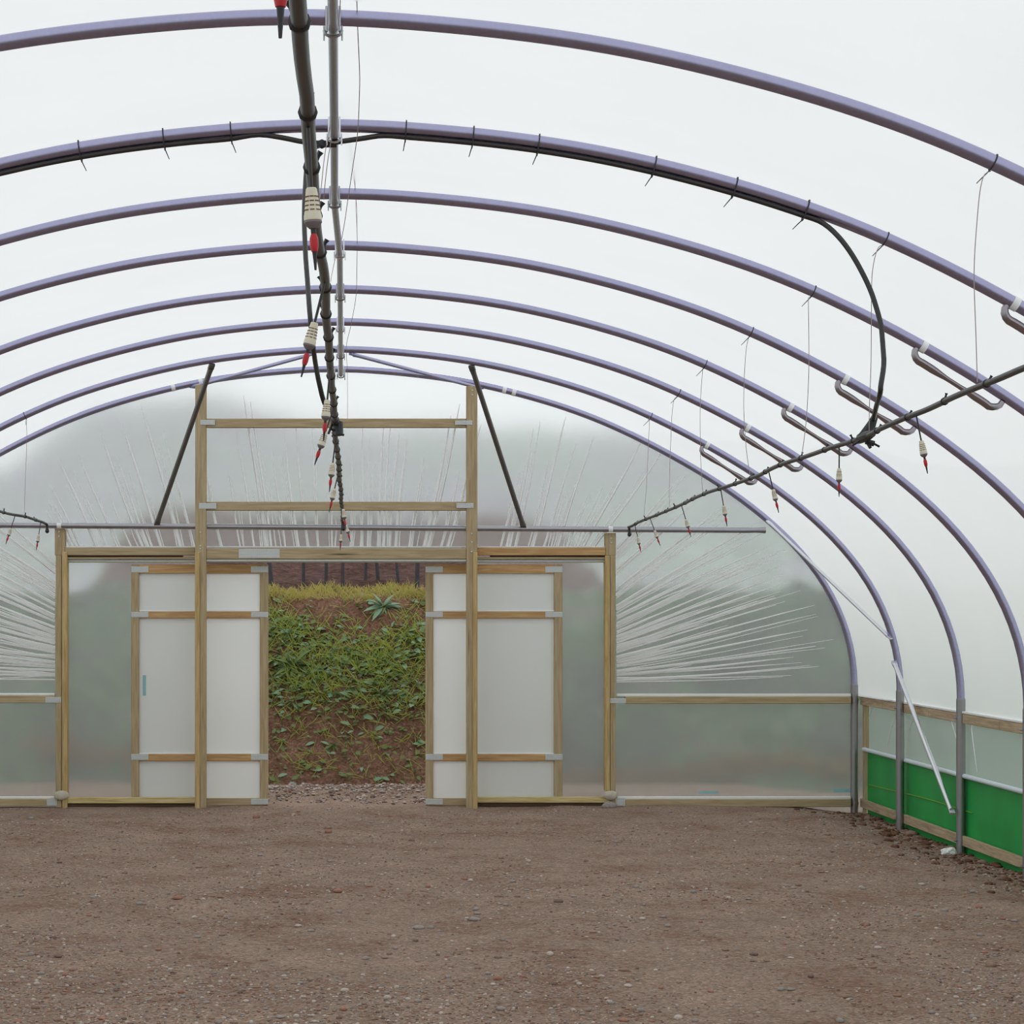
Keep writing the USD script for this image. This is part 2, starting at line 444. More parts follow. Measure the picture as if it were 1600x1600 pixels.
obj('yard', grid(np.linspace(-5.5, 5.5, 60), np.linspace(17.74, BANK_Y + 0.3, 30), lambda X, Y: floor_z(X * 0.99, Y) - 0.01 + 0.0 * X), floor_soil, yard, smooth=True)
obj('field', grid(np.linspace(-90, 90, 30), np.linspace(-60, BANK_Y + 3, 30), lambda X, Y: np.full_like(X, -0.13) + 0.02 * np.clip(np.abs(X) - 8, 0, None)), yard_soil, yard, smooth=True)

# ------------------------------------------------------------------ roof film
o = outline(0.034, 0.90, 40, 4)
ys = np.r_[np.linspace(-9, 6, 16), np.linspace(6.4, 17.69, 120)]


def roof_point(i, y):
    k = np.array(HOOP_Y)
    d = np.abs(y - k).min()
    sag = 0.012 * min(1.0, d / 0.5)
    x0 = np.interp(y, HOOP_Y, HOOP_X)
    a, b = o[i - 1] if i else o[0], o[min(i + 1, len(o) - 1)]
    n = np.array([b[1] - a[1], a[0] - b[0]])
    n /= np.linalg.norm(n)
    return o[i][0] + x0 - sag * n[0], o[i][1] - sag * n[1]


V = np.array([[(*roof_point(i, y)[:1], y, roof_point(i, y)[1]) for i in range(len(o))] for y in ys])
m, n = V.shape[:2]
ii, jj = np.meshgrid(np.arange(m - 1), np.arange(n - 1), indexing='ij')
a = ii * n + jj
q = np.stack([a, a + 1, a + n + 1, a + n], -1).reshape(-1, 4)
roof = obj('ceiling', (V.reshape(-1, 3), np.vstack([q[:, [0, 1, 2]], q[:, [0, 2, 3]]])), roof_film, smooth=True, label='white translucent polythene cover stretched over the tunnel hoops', cat='tunnel cover', kind='structure')


# ------------------------------------------------------------------ end wall
END = 17.65
wb = thing('wall_back', 'polytunnel end wall of clear pleated polythene on a treated timber frame', 'wall', kind='structure')


def px_box(name, x0, x1, y0, y1, yf, depth, mat, parent, c=0.004, **kw):
    A, B = at(x0, y0, yf), at(x1, y1, yf)
    return obj(name, cbox(A[0], B[0], yf, yf + depth, A[2], B[2], c), mat, parent, **kw)


YI, YO, YF, YD = 17.47, 17.595, 17.690, 17.632     # inner posts, outer posts, film, doors (between the inner posts and the film)
# posts (whole posts and the lighter door jambs fixed to them)
px_box('post', 305, 322, 601, 1272, YI, 0.078, wood_z, wb)
px_box('post', 729, 746, 603, 1270, YI, 0.078, wood_z, wb)
px_box('post', 85.5, 101.5, 826, 868, YO, 0.09, wood_z, wb)
px_box('post', 87, 96.5, 868, 1262, YO, 0.09, wood_z, wb)
px_box('post', 946, 962.5, 833, 868, YO, 0.09, wood_z, wb)
px_box('post', 953, 962, 868, 1258, YO, 0.09, wood_z, wb)
px_box('jamb', 304.4, 312, 863, 1274, YI - 0.012, 0.012, fresh_z, wb)
px_box('jamb', 739, 746.2, 863, 1269, YI - 0.012, 0.012, fresh_z, wb)
px_box('jamb', 96.8, 105, 862, 1272, YO - 0.02, 0.11, fresh_z, wb)
px_box('jamb', 945.5, 953, 868, 1236, YO - 0.02, 0.11, fresh_z, wb)
# rails between the inner posts
px_box('rail', 322, 729, 654, 668, YI + 0.012, 0.06, wood_x, wb)
px_box('rail', 322, 729, 784, 797.5, YI + 0.012, 0.06, wood_x, wb)
px_box('header', 322, 729, 857, 873.5, YI + 0.012, 0.075, wood_x, wb)
# outer headers, a dark strip painted as shadow under each, and a lath below
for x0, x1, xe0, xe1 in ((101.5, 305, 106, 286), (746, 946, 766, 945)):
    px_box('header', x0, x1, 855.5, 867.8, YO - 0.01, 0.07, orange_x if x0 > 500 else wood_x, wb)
    px_box('shadow_strip', xe0, xe1, 866, 870.5, YO + 0.02, 0.03, gap_shade, wb)
    px_box('lath', x0, x1, 870.5, 873.5, YO + 0.0, 0.03, wood_x, wb)
px_box('track', 105, 945.5, 873.8, 879, YD - 0.004, 0.05, alu, wb, c=0.006)
px_box('track_lip', 322, 729, 873.8, 877.5, YI + 0.02, 0.05, alu, wb)
# side rails and bottom rails left and right of the doors
px_box('rail', -330, 87, 1087, 1098.5, YO, 0.07, wood_x, wb)
px_box('rail', 977, 1330, 1088.5, 1100, YO, 0.07, wood_x, wb)
px_box('bottom_rail', -330, 87, 1248.5, 1260, YO, 0.07, wood_x, wb)
px_box('bottom_rail', 977, 1330, 1249, 1261, YO, 0.07, wood_x, wb)
px_box('bottom_rail', 105, 305, 1246, 1255.5, YO, 0.032, fresh_x, wb)
px_box('bottom_rail', 746, 953, 1245, 1254.5, YO, 0.032, fresh_x, wb)
px_box('shadow_strip', 106, 305, 1255.5, 1261, YO + 0.02, 0.012, gap_shade, wb)  # strip coloured as the shadow line under the bottom rail
px_box('shadow_strip', 746, 960, 1254.5, 1260, YO + 0.02, 0.012, gap_shade, wb)
# lapped film edges above the rails
for x0, x1, y0, y1 in ((-330, 86, 1083, 1087), (963, 1330, 1084, 1088.5), (-330, 86, 1244.5, 1248.5), (963, 1330, 1244.5, 1249)):
    px_box('film_edge', x0, x1, y0, y1, YO + 0.03, 0.03, edge_film, wb)
for x0, x1 in ((102, 305), (322, 729), (746, 946)):
    px_box('film_edge', x0, x1, 853.5, 856, YO + 0.02, 0.02, edge_film, wb)
# folded film round the outer posts' feet
for x0, x1 in ((86, 107), (943, 964)):
    A, B = at(x0, 1236, YO), at(x1, 1249, YO)
    m_ = trimesh.creation.icosphere(3)
    v = np.array(m_.vertices) * [(B[0] - A[0]) * 0.54, 0.022, (A[2] - B[2]) * 0.58]
    v = v * (1 + 0.35 * (meshkit.fbm(v * 40 + x0, 3, 4)[:, None] - 0.5)) + [(A[0] + B[0]) / 2, YO - 0.018, (A[2] + B[2]) / 2]
    obj('film_wrap', (v, np.array(m_.faces)), wrap_film, wb)


def plate(x0, x1, y0, y1, yf, parent):
    A, B = at(x0, y0, yf), at(x1, y1, yf)
    mb = MB().add(cbox(A[0], B[0], yf - 0.004, yf + 0.001, A[2], B[2], 0.001))
    nx, nz = max(3, int(abs(B[0] - A[0]) / 0.016)), max(2, int(abs(A[2] - B[2]) / 0.02))
    for i in range(nx):
        for j in range(nz):
            x, z = A[0] + (B[0] - A[0]) * (i + 0.5) / nx, B[2] + (A[2] - B[2]) * (j + 0.5) / nz
            mb.add(cbox(x - 0.003, x + 0.003, yf - 0.006, yf - 0.003, z - 0.006, z + 0.006, 0.001))
    obj('nail_plate', mb, plate_steel, parent)


for p in ((313, 336, 656, 664), (711, 738, 657, 664), (311, 338, 786, 795), (713, 740, 786, 794)):
    plate(*p, YI, wb)
plate(373, 437, 858, 872, YI + 0.012, wb)
for p in ((71, 96, 1089, 1098), (953, 978, 1091, 1099), (73, 89, 1249, 1259), (964, 977, 1249, 1259)):
    plate(*p, YO, wb)
# bolts in the posts
bm = MB()
for px, py, y in ((92, 831, YO), (92, 838, YO), (955, 841, YO), (955, 848, YO), (313, 832, YI), (313, 853, YI), (313, 857, YI), (737, 834, YI), (737, 847, YI), (737, 862, YI), (316, 606, YI), (738, 610, YI), (738, 617, YI)):
    p = at(px, py, y)
    v, f = lathe([(0, 0.006), (0.006, 0.006), (0.0085, 0.002), (0.0085, -0.002)], 8)
    bm.add((np.stack([v[:, 0], -v[:, 2], v[:, 1]], 1) + p, f))
obj('bolts', bm, plate_steel, wb, kind='stuff')


def sheet(poly, y, mat, parent, name='film_panel', th=0.004, **kw):
    """A thin closed sheet in the plane of the end wall; poly in metres (x, z)."""
    m = trimesh.creation.extrude_polygon(poly, th, engine='earcut')
    v = np.array(m.vertices)
    return obj(name, (np.stack([v[:, 0], y + th - v[:, 2], v[:, 1]], 1), np.array(m.faces)), mat, parent, smooth=False, **kw)


def rect(x0, x1, y0, y1, y):
    A, B = at(x0, y0, y), at(x1, y1, y)
    return sbox(min(A[0], B[0]), min(A[2], B[2]), max(A[0], B[0]), max(A[2], B[2]))


gable = Polygon(outline(0.02, -0.1) + [HOOP_X[7], 0])
sheet(gable.intersection(rect(-400, 313.5, 400, 870, YF)).union(gable.intersection(rect(-400, 92, 869, 1093, YF))), YF, end_film, wb)
sheet(gable.intersection(rect(313.5, 737, 400, 866, YF)), YF, end_film, wb)
sheet(gable.intersection(rect(737, 1500, 400, 870, YF)).union(gable.intersection(rect(957, 1500, 869, 1094, YF))), YF, end_film, wb)
sheet(rect(-304, 92, 1093, 1276, YF), YF, end_film, wb)
sheet(rect(957, 1357, 1094, 1276, YF), YF, end_film, wb)
sheet(rect(98, 309, 873, 1250, YF), YF, end_film, wb)
sheet(rect(742, 950, 873, 1250, YF), YF, end_film, wb)


# pleats: folds gathered at the frame that run out across the sheet
def pleat(mb, p0, d, L, w, y=YF - 0.004):
    n = 7
    t = np.linspace(0, 1, n)
    p0, d = np.asarray(p0, float), np.asarray(d, float) / np.linalg.norm(d)
    nrm = np.array([-d[1], d[0]])
    ww = w * (1 - t) ** 0.5 * 0.5 + 0.0016
    c = p0 + d * (L * t)[:, None] + nrm * (0.006 * np.sin(t * 5 + p0[0] * 9 + p0[1] * 7))[:, None]
    rows = []
    for s, h in ((-1, 0.0), (-0.45, 0.75), (0.45, 0.75), (1, 0.0)):
        q = c + nrm * (ww * s)[:, None]
        rows.append(np.stack([q[:, 0], y - h * np.minimum(ww, 0.012), q[:, 1]], 1))
    v = np.stack(rows, 1).reshape(-1, 3)
    f = []
    for i in range(n - 1):
        for j in range(3):
            k = i * 4 + j
            f += [[k, k + 1, k + 5], [k, k + 5, k + 4]]
    mb.add((v, f))


def px2(x, y):
    p = at(x, y, YF)
    return np.array([p[0], p[2]])


def clip_len(p, d, poly, L):
    from shapely.geometry import LineString
    g = LineString([p + d * 0.01, p + d * L]).intersection(poly)
    return max(0.05, g.length - 0.03)


# beside the doors: fans from the outer posts
for side, starts in ((1, [857, 868, 895, 921, 932, 947, 953, 963, 973, 977, 986, 995, 1003, 1012, 1018, 1026, 1032, 1040, 1050, 1055, 1064]), (-1, [883, 896, 912, 921, 931, 943, 952, 963, 970, 979, 988, 995, 1005, 1012, 1020, 1028, 1036, 1041, 1049, 1057])):
    mb = MB()
    for i, y in enumerate(starts):
        slope = np.interp(y, [820, 880, 932, 960, 1000, 1030, 1060], [1.3, 0.98, 0.74, 0.47, 0.36, 0.24, 0.07])
        if side < 0:
            slope = np.interp(y, [880, 912, 950, 985, 1020, 1057], [0.95, 0.66, 0.48, 0.34, 0.20, 0.03])
        x = 963 if side > 0 else 86
        p, d = px2(x, y), np.array([side, slope]) / math.hypot(1, slope)
        for q in range(5):
            L = clip_len(p, d, gable, 2.2)
            L = L * (R.uniform(0.75, 0.98) if q == 0 else R.uniform(0.25, 0.97))
            dd = d + np.array([0, R.normal(0, 0.03)]) * (q > 0)
            pleat(mb, p + [0, R.normal(0, 0.016) * (q > 0)], dd, L, R.uniform(0.014, 0.024) if q == 0 else R.uniform(0.004, 0.012))
    obj('pleats', mb, pleat_film, wb, kind='stuff')
# above the doors: fans from the headers
mb = MB()
for x, dx, L, w in [(112, -.52, 90, 2), (127, -.50, 110, 2.5), (152, -.43, 150, 4), (167, -.42, 130, 2), (183, -.41, 160, 3), (223, -.38, 190, 4), (233, -.37, 150, 2.5), (253, -.33, 200, 4), (283, -.28, 230, 5), (303, -.26, 190, 2.5), (120, -.55, 80, 2), (204, -.40, 90, 2),
                    (345, -.20, 120, 4.5), (417, -.15, 240, 6), (424, -.14, 230, 3), (465, -.12, 180, 3.5), (480, -.1, 200, 3), (497, -.06, 180, 2.5), (398, -.16, 180, 2.5), (574, .02, 170, 2.5), (590, .05, 190, 4), (598, .06, 190, 4), (607, .09, 180, 5), (618, .1, 170, 4), (550, 0, 160, 2.5), (564, .02, 190, 2.5), (664, .2, 210, 4.5), (670, .22, 230, 5), (699, .28, 200, 4), (690, .25, 120, 2.5), (376, -.17, 120, 2), (520, -.03, 140, 2), (640, .15, 150, 2), (445, -.13, 150, 2),
                    (783, .24, 120, 2), (797, .2, 190, 4), (806, .2, 200, 3.5), (832, .26, 210, 4), (849, .32, 170, 3), (870, .33, 180, 4), (898, .45, 110, 2), (911, .55, 200, 5), (928, .72, 180, 4), (860, .3, 90, 2), (885, .4, 90, 2)]:
    p = px2(x, 855)
    d = np.array([dx, 1.0]) / math.hypot(dx, 1)
    pleat(mb, p, d, min(clip_len(p, d, gable, 3), L / 190.0), w * 0.0062)
    for q in range(2):
        dd = d + np.array([R.normal(0, 0.02), 0])
        pleat(mb, p + [R.normal(0, 0.03), 0], dd, min(clip_len(p, d, gable, 3), L / 190.0) * R.uniform(0.3, 0.9), R.uniform(0.004, 0.010))
obj('pleats', mb, pleat_film, wb, kind='stuff')

# ------------------------------------------------------------------ sliding doors
for k, (x0, x1, lab) in enumerate(((205, 419, 'left sliding door of white polythene on a timber frame with metal corner plates'), (665, 879, 'right sliding door of white polythene on a timber frame with metal corner plates')), 1):
    d = thing(f'door_{k}', lab, 'door', kind='structure')
    s0, s1 = (x0, x0 + 12), (x1 - 13, x1)
    for a_, b_ in (s0, s1):
        px_box('stile', a_, b_, 882, 1258, YD, 0.045, wood_z, d)
    for y0, y1, mt in ((882, 896, orange_x), (955.5, 966, orange_x), (1178, 1189, orange_x), (1247.5, 1259, wood_x)):
        px_box('rail', s0[1], s1[0], y0, y1, YD, 0.045, mt, d)
    for y0, y1 in ((885, 894.5), (956, 964.5), (1178, 1187.5), (1248, 1257)):
        plate(x0, x0 + 27, y0, y1, YD, d)
        plate(x1 - 27, x1, y0, y1, YD, d)
    for y0, y1 in ((896, 955.5), (966, 1178), (1189, 1247.5)):
        sheet(rect(x0 + 10, x1 - 11, y0 - 2, y1 + 2, YD + 0.03), YD + 0.03, door_film, d)
    for y0 in (952.5, 1175.5):
        px_box('film_edge', x0 + 12, x1 - 13, y0 + 1, y0 + 3.4, YD + 0.005, 0.02, edge_film, d)

# ------------------------------------------------------------------ side walls
for side, nm, lab in ((1, 'wall_right', 'right side wall of timber rails, clear film and steel posts'), (-1, 'wall_left', 'left side wall of timber rails and clear film')):
    w = thing(nm, lab, 'wall', kind='structure')
    X = XC + side * 4.295
    XF = XC + side * (PROF[0] + 0.072)
    bounds = [END + 0.03, 16.95, 15.6, 13.9, 12.1, 10.4, 8.6, 6.9, 4, 1, -2, -5, -9]
    for a_, b_ in zip(bounds[:-1], bounds[1:]):
        obj('side_rail', cbox(X + side * 0.017, X + side * 0.055, b_ + 0.003, a_, 0.83, 0.895, 0.003), wood_y, w)
        obj('base_board', cbox(X + side * 0.017, X + side * 0.042, b_ + 0.003, a_, -0.012, 0.058, 0.003), wood_y, w)
    obj('batten_edge', cbox(X + side * 0.014, X + side * 0.05, -9, END + 0.02, 0.897, 0.912, 0.003), edge_film, w)
    obj('corner_post', cbox(X + side * 0.025, X + side * 0.075, END - 0.065, END - 0.02, -0.12, 0.828, 0.003), wood_z, w)
    obj('film_panel', cbox(XF + side * 0.01, XF + side * 0.014, -9, END + 0.02, 0.0, 0.86, 0.001), vent_film, w)
    mb = MB()
    for _ in range(14):
        y = R.uniform(8, 17.4)
        p = np.array([XF + side * 0.005, y, 0.83])
        q = p + [0, R.uniform(-0.35, 0.35), -R.uniform(0.15, 0.34)]
        mb.add(tube(smooth_path([p, (p + q) / 2 + [0, 0.015, 0.02], q], 8), np.linspace(0.004, 0.001, 8), 6))
    obj('creases', mb, pleat_film, w, kind='stuff')
    if side > 0:
        g = grid(np.linspace(0, 1, 14), np.linspace(6, END - 0.08, 120), lambda A, B: A)
        v = g[0].copy()
        zz = 0.59 * v[:, 0] - 0.12
        v = np.stack([np.full(len(v), XF - 0.004) + 0.010 * (meshkit.fbm(np.stack([v[:, 1] * 1.1, zz * 5, zz * 0], -1), 3, 8) - 0.5), v[:, 1], zz], 1)
        gs = thing('windbreak', 'dark green woven sheet along the foot of the right side wall', 'windbreak sheet')
        obj('sheet', (v, g[1]), green_net, gs, smooth=True)
        obj('reflection_streak', tube([(XF - 0.012, y, 0.20 + 0.008 * math.sin(y * 1.7) + 0.012 * (17 - y)) for y in np.linspace(14.6, 17.5, 24)], 0.004, 6), lime_line, gs)  # added streak, its colour standing in for the outside ground reflected in the sheet
        rt = thing('roller_tube', 'slim white tube along the top edge of the green sheet', 'tube')
        obj('tube', tube([(XF - 0.026, y, 0.468) for y in np.linspace(6, END - 0.03, 40)], 0.0165, 10), white_tube, rt)

# the tunnel's other end, behind the camera
wf = thing('wall_front', 'plain polythene end wall behind the viewer', 'wall', kind='structure')
m = trimesh.creation.extrude_polygon(Polygon(outline(0.03, -0.1) + [XC, 0]), 0.004, engine='earcut')
v = np.array(m.vertices)
obj('film_panel', (np.stack([v[:, 0], -9 - v[:, 2], v[:, 1]], 1), np.array(m.faces)), roof_film, wf, smooth=False)

# ------------------------------------------------------------------ hoops
ORD = ['nearest', 'second nearest', 'third nearest', 'fourth nearest', 'fifth nearest', 'sixth nearest', 'seventh nearest']


def brace_bar(p0, p1, parent, n):
    """A short strut with flattened ends under the hoop, held by clips."""
    p0, p1 = np.asarray(p0), np.asarray(p1)
    u = (p1 - p0) / np.linalg.norm(p1 - p0)
    path = [p0 + n * 0.050, p0 + n * 0.020 + u * 0.004, p0 + u * 0.03, p0 + u * 0.07, p1 - u * 0.07, p1 - u * 0.03, p1 + n * 0.02 - u * 0.004, p1 + n * 0.050]
    r = [0.014, 0.019, 0.019, 0.0115, 0.0115, 0.019, 0.019, 0.014]
    b = obj('brace_bar', tube(smooth_path(path, 30), np.interp(np.linspace(0, 1, 30), np.linspace(0, 1, 8), r), 10), bar_steel, parent)


def make_hoop(name, label, loc, braces, n=64):
    t = thing(name, label, 'tunnel hoop', loc, 'steel hoops of the tunnel')
    o = outline(0.0, -0.12, n)
    pts = np.stack([o[:, 0], np.zeros(len(o)), o[:, 1]], 1)
    obj('tube', tube(pts, 0.0265, 14), hoop_steel, t, smooth=True)
    for s in (1, -1):
        obj('ground_sleeve', tube([(s * PROF[0], 0, z) for z in (-0.2, 0.4, 0.99, 1.0)], [0.0310, 0.0310, 0.0310, 0.0285], 14), leg_steel, t)
        for z in (0.865, 0.02):
            mb = MB().add(tube([(s * PROF[0], 0, z - 0.012), (s * PROF[0], 0, z + 0.012)], 0.0345, 14))
            mb.add(cbox(s * PROF[0] - 0.05, s * PROF[0] - 0.028, -0.02, 0.02, z - 0.004, z + 0.004, 0.001))
            obj('clamp', mb, rail_steel, t)
        if braces:
            q0, q1 = np.array([s * 2.83, 0, 2.86]), np.array([s * 3.17, 0, 2.66])
            nn = np.array([s * 0.55, 0, 0.83])
            for q in (q0, q1):
                pass
            z0, z1 = arch_z(2.78) - 0.062, arch_z(3.20) - 0.068
            q0, q1 = np.array([s * 2.755, 0, z0]), np.array([s * 3.16, 0, z1])
            brace_bar(q0, q1, t, nn)
            a_ = np.array([s * 2.80, 0, arch_z(2.80)])
            b_ = np.array([s * 2.825, 0, arch_z(2.825)])
            obj('clip', tube([a_, b_], 0.0295, 14), white_plastic, t)
    return t


h1 = make_hoop('tunnel_hoop', 'galvanised tunnel hoop nearest the camera, crossing the very top', (HOOP_X[0], HOOP_Y[0], 0), True)
labels = ['second nearest galvanised tunnel hoop, with a black hose tied along it', 'third nearest galvanised tunnel hoop, next behind the one carrying the hose', 'fourth nearest galvanised tunnel hoop, crossing above the roof clip at mid height',
          'fifth nearest galvanised tunnel hoop, its leg at the right picture edge', 'sixth nearest galvanised tunnel hoop, whose foot meets the bright diagonal brace', 'galvanised tunnel hoop one before the end wall, holding the dark sloping struts']
for k in range(1, 7):
    dup(h1, 'tunnel_hoop', (HOOP_X[k], HOOP_Y[k], 0), labels[k - 1], 'tunnel hoop', 'steel hoops of the tunnel')
h8 = make_hoop('tunnel_hoop', 'galvanised tunnel hoop framing the polythene end wall', (HOOP_X[7], HOOP_Y[7], 0), False)
for px in (268, 311, 785, 800):
    p = arch_at_px(8, px)
    q = arch_at_px(8, px + 6)
    obj('clip', tube([p - [HOOP_X[7], END, 0], q - [HOOP_X[7], END, 0]], 0.0285, 12), white_plastic, h8)

# ------------------------------------------------------------------ ridge tube and bracing
rid = thing('ridge_tube', 'galvanised ridge tube running along under the hoop tops', 'tube')
rx = lambda y: np.interp(y, [0, 6, 8.8, 10.2, 11.7, 17.6], [-0.045, -0.044, -0.054, -0.062, -0.042, -0.055])
RZ = 3.540
obj('tube', tube([(rx(y), y, RZ) for y in np.linspace(1.5, 17.62, 60)], 0.0170, 12), rail_steel, rid)
for k, y in enumerate(HOOP_Y):
    x = rx(y)
    mb = MB()
    top = arch_z(x - HOOP_X[k]) + 0.028
    for s in (-1, 1):
        mb.add(cbox(x + s * 0.022 - 0.004, x + s * 0.022 + 0.004, y - 0.045, y - 0.03, RZ - 0.01, top, 0.002))
        mb.add(cbox(x + s * 0.022 - 0.004, x + s * 0.022 + 0.004, y - 0.03, y + 0.03, top - 0.006, top + 0.004, 0.002))
        mb.add(tube([(x + s * 0.030, y - 0.04, RZ - 0.038), (x + s * 0.030, y - 0.04, RZ + 0.01)], 0.0035, 6))
    mb.add(tube([(x + 0.03 * math.cos(a), y - 0.04, RZ - 0.004 - 0.022 * math.sin(a)) for a in np.linspace(0, PI, 9)], 0.0055, 6))
    obj('clamp', mb, bright_steel if k % 2 else rail_steel, rid)
p = at(531, 586, 17.60)
obj('end_bracket', MB().add(cbox(p[0] - 0.045, p[0] - 0.037, 17.56, 17.66, p[2] - 0.035, p[2] + 0.05, 0.002)).add(cbox(p[0] + 0.037, p[0] + 0.045, 17.56, 17.66, p[2] - 0.035, p[2] + 0.05, 0.002)), plate_steel, rid)

bar = thing('crossbar', 'galvanised pipe running level across the whole end wall', 'pipe')
A, B = at(-420, 818, 17.572), at(1196, 828.5, 17.572)
obj('pipe', tube([A, (A + B) / 2, B - [0.16, 0, 0], B - [0.07, 0, 0], B], [0.0230, 0.0230, 0.0230, 0.021, 0.026], 12), rail_steel, bar)
for px in (92.5, 954):
    p = A + (B - A) * ((at(px, 820, 17.572)[0] - A[0]) / (B[0] - A[0]))
    obj('clip', tube([p - [0.018, 0, 0], p + [0.018, 0, 0]], 0.0245, 12), white_plastic, bar)


def strut(name, label, a, b, r, mat, group=None, flat=0.0):
    t = thing(name, label, 'brace', group=group)
    a, b = np.asarray(a, float), np.asarray(b, float)
    u = (b - a) / np.linalg.norm(b - a)
    obj('tube', tube([a + u * 0.03, a + u * 0.08, b - u * 0.08, b - u * 0.03], [r * 1.15, r, r, r * 1.15], 12), mat, t)
    mb = MB()
    for e, s in ((a, 1), (b, -1)):
        mb.add(obox(e - u * s * 0.012, e + u * s * 0.04, r * 2.3, r * 1.0, 0.002))
    obj('flattened_end', mb, mat, t)
    return t


strut('support_strut', 'dark steel strut sloping down to the crossbar left of the doorway', arch_at_px(7, 331, -0.04), at(245, 819, 17.56), 0.0200, dull_steel)
strut('support_strut', 'dark steel strut sloping down to the crossbar right of the doorway', arch_at_px(7, 737, -0.04), at(818, 823, 17.56), 0.0200, dull_steel)
a7, b8 = arch_at_px(7, 545, -0.035), arch_at_px(8, 752, -0.028)
strut('ridge_brace', 'thin steel brace from the ridge sloping right to the end hoop', a7 + [0.02, 0, 0], b8, 0.0150, hoop_steel)
a7, b8 = arch_at_px(7, 485, -0.035), arch_at_px(8, 300, -0.028)
strut('ridge_brace', 'thin steel brace from the ridge sloping left to the end hoop', a7, b8, 0.0150, hoop_steel)
a8 = at(1200, 815, 17.58)
b7 = at(1391, 997, 16.29)
strut('corner_brace', 'bright steel tube slanting from the end hoop down to the next hoop', a8, b7, 0.0135, bright_steel)
strut('corner_brace', 'bright steel diagonal brace reaching down to the right side foot', at(1397, 1035, 16.28), at(1488, 1270, 14.74), 0.0165, bright_steel)

# ------------------------------------------------------------------ irrigation pipes
def drop_c(y):
    return np.interp(y, [0, 3, 8, 16, 17.2], [0.745, 0.745, 0.74, 0.72, 0.69])


def drop_r(y):
    return np.interp(y, [0, 7.19, 8.77, 10.2, 11.7, 13.3, 14.9, 16.4, 17.4], [0.74, 0.74, 0.73, 0.732, 0.725, 0.718, 0.715, 0.70, 0.668])


def line_from_px(pts, drop):
    out = []
    for px, py in pts:
        y = 8.0
        for _ in range(60):
            y = 0.5 * y + 0.5 * F * drop(y) / (CY - py)
        out.append(at(px, py, min(y, 17.45)))
    return np.array(out)


def densify(p, step=0.1):
    from scipy.interpolate import PchipInterpolator
    p = p[np.argsort(p[:, 1])]
    keep = np.r_[True, np.diff(p[:, 1]) > 0.02]
    p = p[keep]
    y = np.arange(p[0, 1], p[-1, 1], step)
    s = PchipInterpolator(p[:, 1], p[:, [0, 2]])
    w = s(y)
    return np.stack([w[:, 0], y, w[:, 1]], 1), s


def irrigation(label, p, r, clip_gap, seed):
    rr = np.random.default_rng(seed)
    t = thing('irrigation_pipe', label, 'irrigation pipe', group='hanging irrigation pipes')
    q, s = densify(p)
    obj('pipe', tube(q, r, 12), black_pipe, t, smooth=True)
    y = max(q[0, 1] + 0.2, 2.3)
    while y < q[-1, 1] - 0.15:
        x, z = s(y)
        d = np.array([*(s(y + 0.03) - s(y - 0.03)), 0.06])
        d = np.array([d[0], d[2], d[1]])
        d /= np.linalg.norm(d)
        c = np.array([x, y, z])
        mb = MB().add(tube([c - d * 0.006, c - d * 0.003, c + d * 0.003, c + d * 0.006], [r * 1.05, r * 1.35, r * 1.35, r * 1.05], 10))
        up = np.array([rr.choice([-0.6, 0.6, 0.2]), -0.2, 1.0])
        up /= np.linalg.norm(up)
        mb.add(tube([c + up * r, c + up * (r + 0.011), c + up * (r + 0.019)], [0.005, 0.0035, 0.0055], 6))
        obj('clip', mb, black_tie, t)
        y += clip_gap * rr.uniform(0.85, 1.15)
    e = q[-1]
    obj('end_stop', MB().add(tube(smooth_path([e, e + [0.01, 0.03, -0.01], e + [0.012, 0.035, -0.05], e + [0.012, 0.03, -0.075]], 10), [r, r, r, r, r, r, r * 1.1, r * 1.5, r * 1.6, r * 0.6], 8)), black_tie, t)
    return t, s


near = lambda s, n: s
c_px = [(465, 0), (467.5, 30), (470, 75), (475, 120), (479.5, 150), (482.5, 210), (487, 260), (489.7, 300), (493, 350), (499, 390), (505.6, 420), (508, 440), (509, 470), (509.5, 495), (511.5, 515), (513.6, 530), (514.8, 560), (516.5, 580), (519, 610), (521.5, 630), (523.5, 660), (524, 685), (527, 705), (529, 722), (530, 748), (533, 766), (533, 783), (535.5, 800), (534, 815)]
pc = line_from_px(c_px, drop_c)
pc = np.vstack([[pc[0][0] + 0.01, 1.0, pc[0][2]], pc])
pipe_c, SC = irrigation('black irrigation pipe hanging below the ridge, down the tunnel centre', pc, 0.0110, 0.45, 3)
r_px = [(1600, 575), (1560, 592), (1500, 616), (1441, 643), (1420, 651), (1380, 668), (1350, 683), (1330, 690), (1300, 699), (1260, 713), (1220, 726), (1200, 735), (1185, 743), (1160, 752), (1133, 761), (1110, 768), (1090, 776), (1070, 786), (1045, 797), (1023, 806), (1000, 815), (987, 822), (980, 824)]
pr = line_from_px(r_px, drop_r)
pr = np.vstack([[1.99, 2.0, 2.35], [2.03, 4.2, 2.345], pr])
pipe_r, SR = irrigation('black irrigation pipe hanging along the right side of the tunnel', pr, 0.0105, 0.5, 4)
l_px = [(0, 799), (15, 803), (43, 808), (57, 813), (67, 816), (72, 819)]
pl = line_from_px(l_px, drop_r)
pl = np.vstack([[-1.95, 2.0, 2.36], [-2.05, 6, 2.34], [-2.2, 10.2, 2.332], [-2.36, 13.3, 2.318], pl])
pipe_l, SL = irrigation('black irrigation pipe at the far left, ending by the crossbar', pl, 0.0105, 0.5, 5)

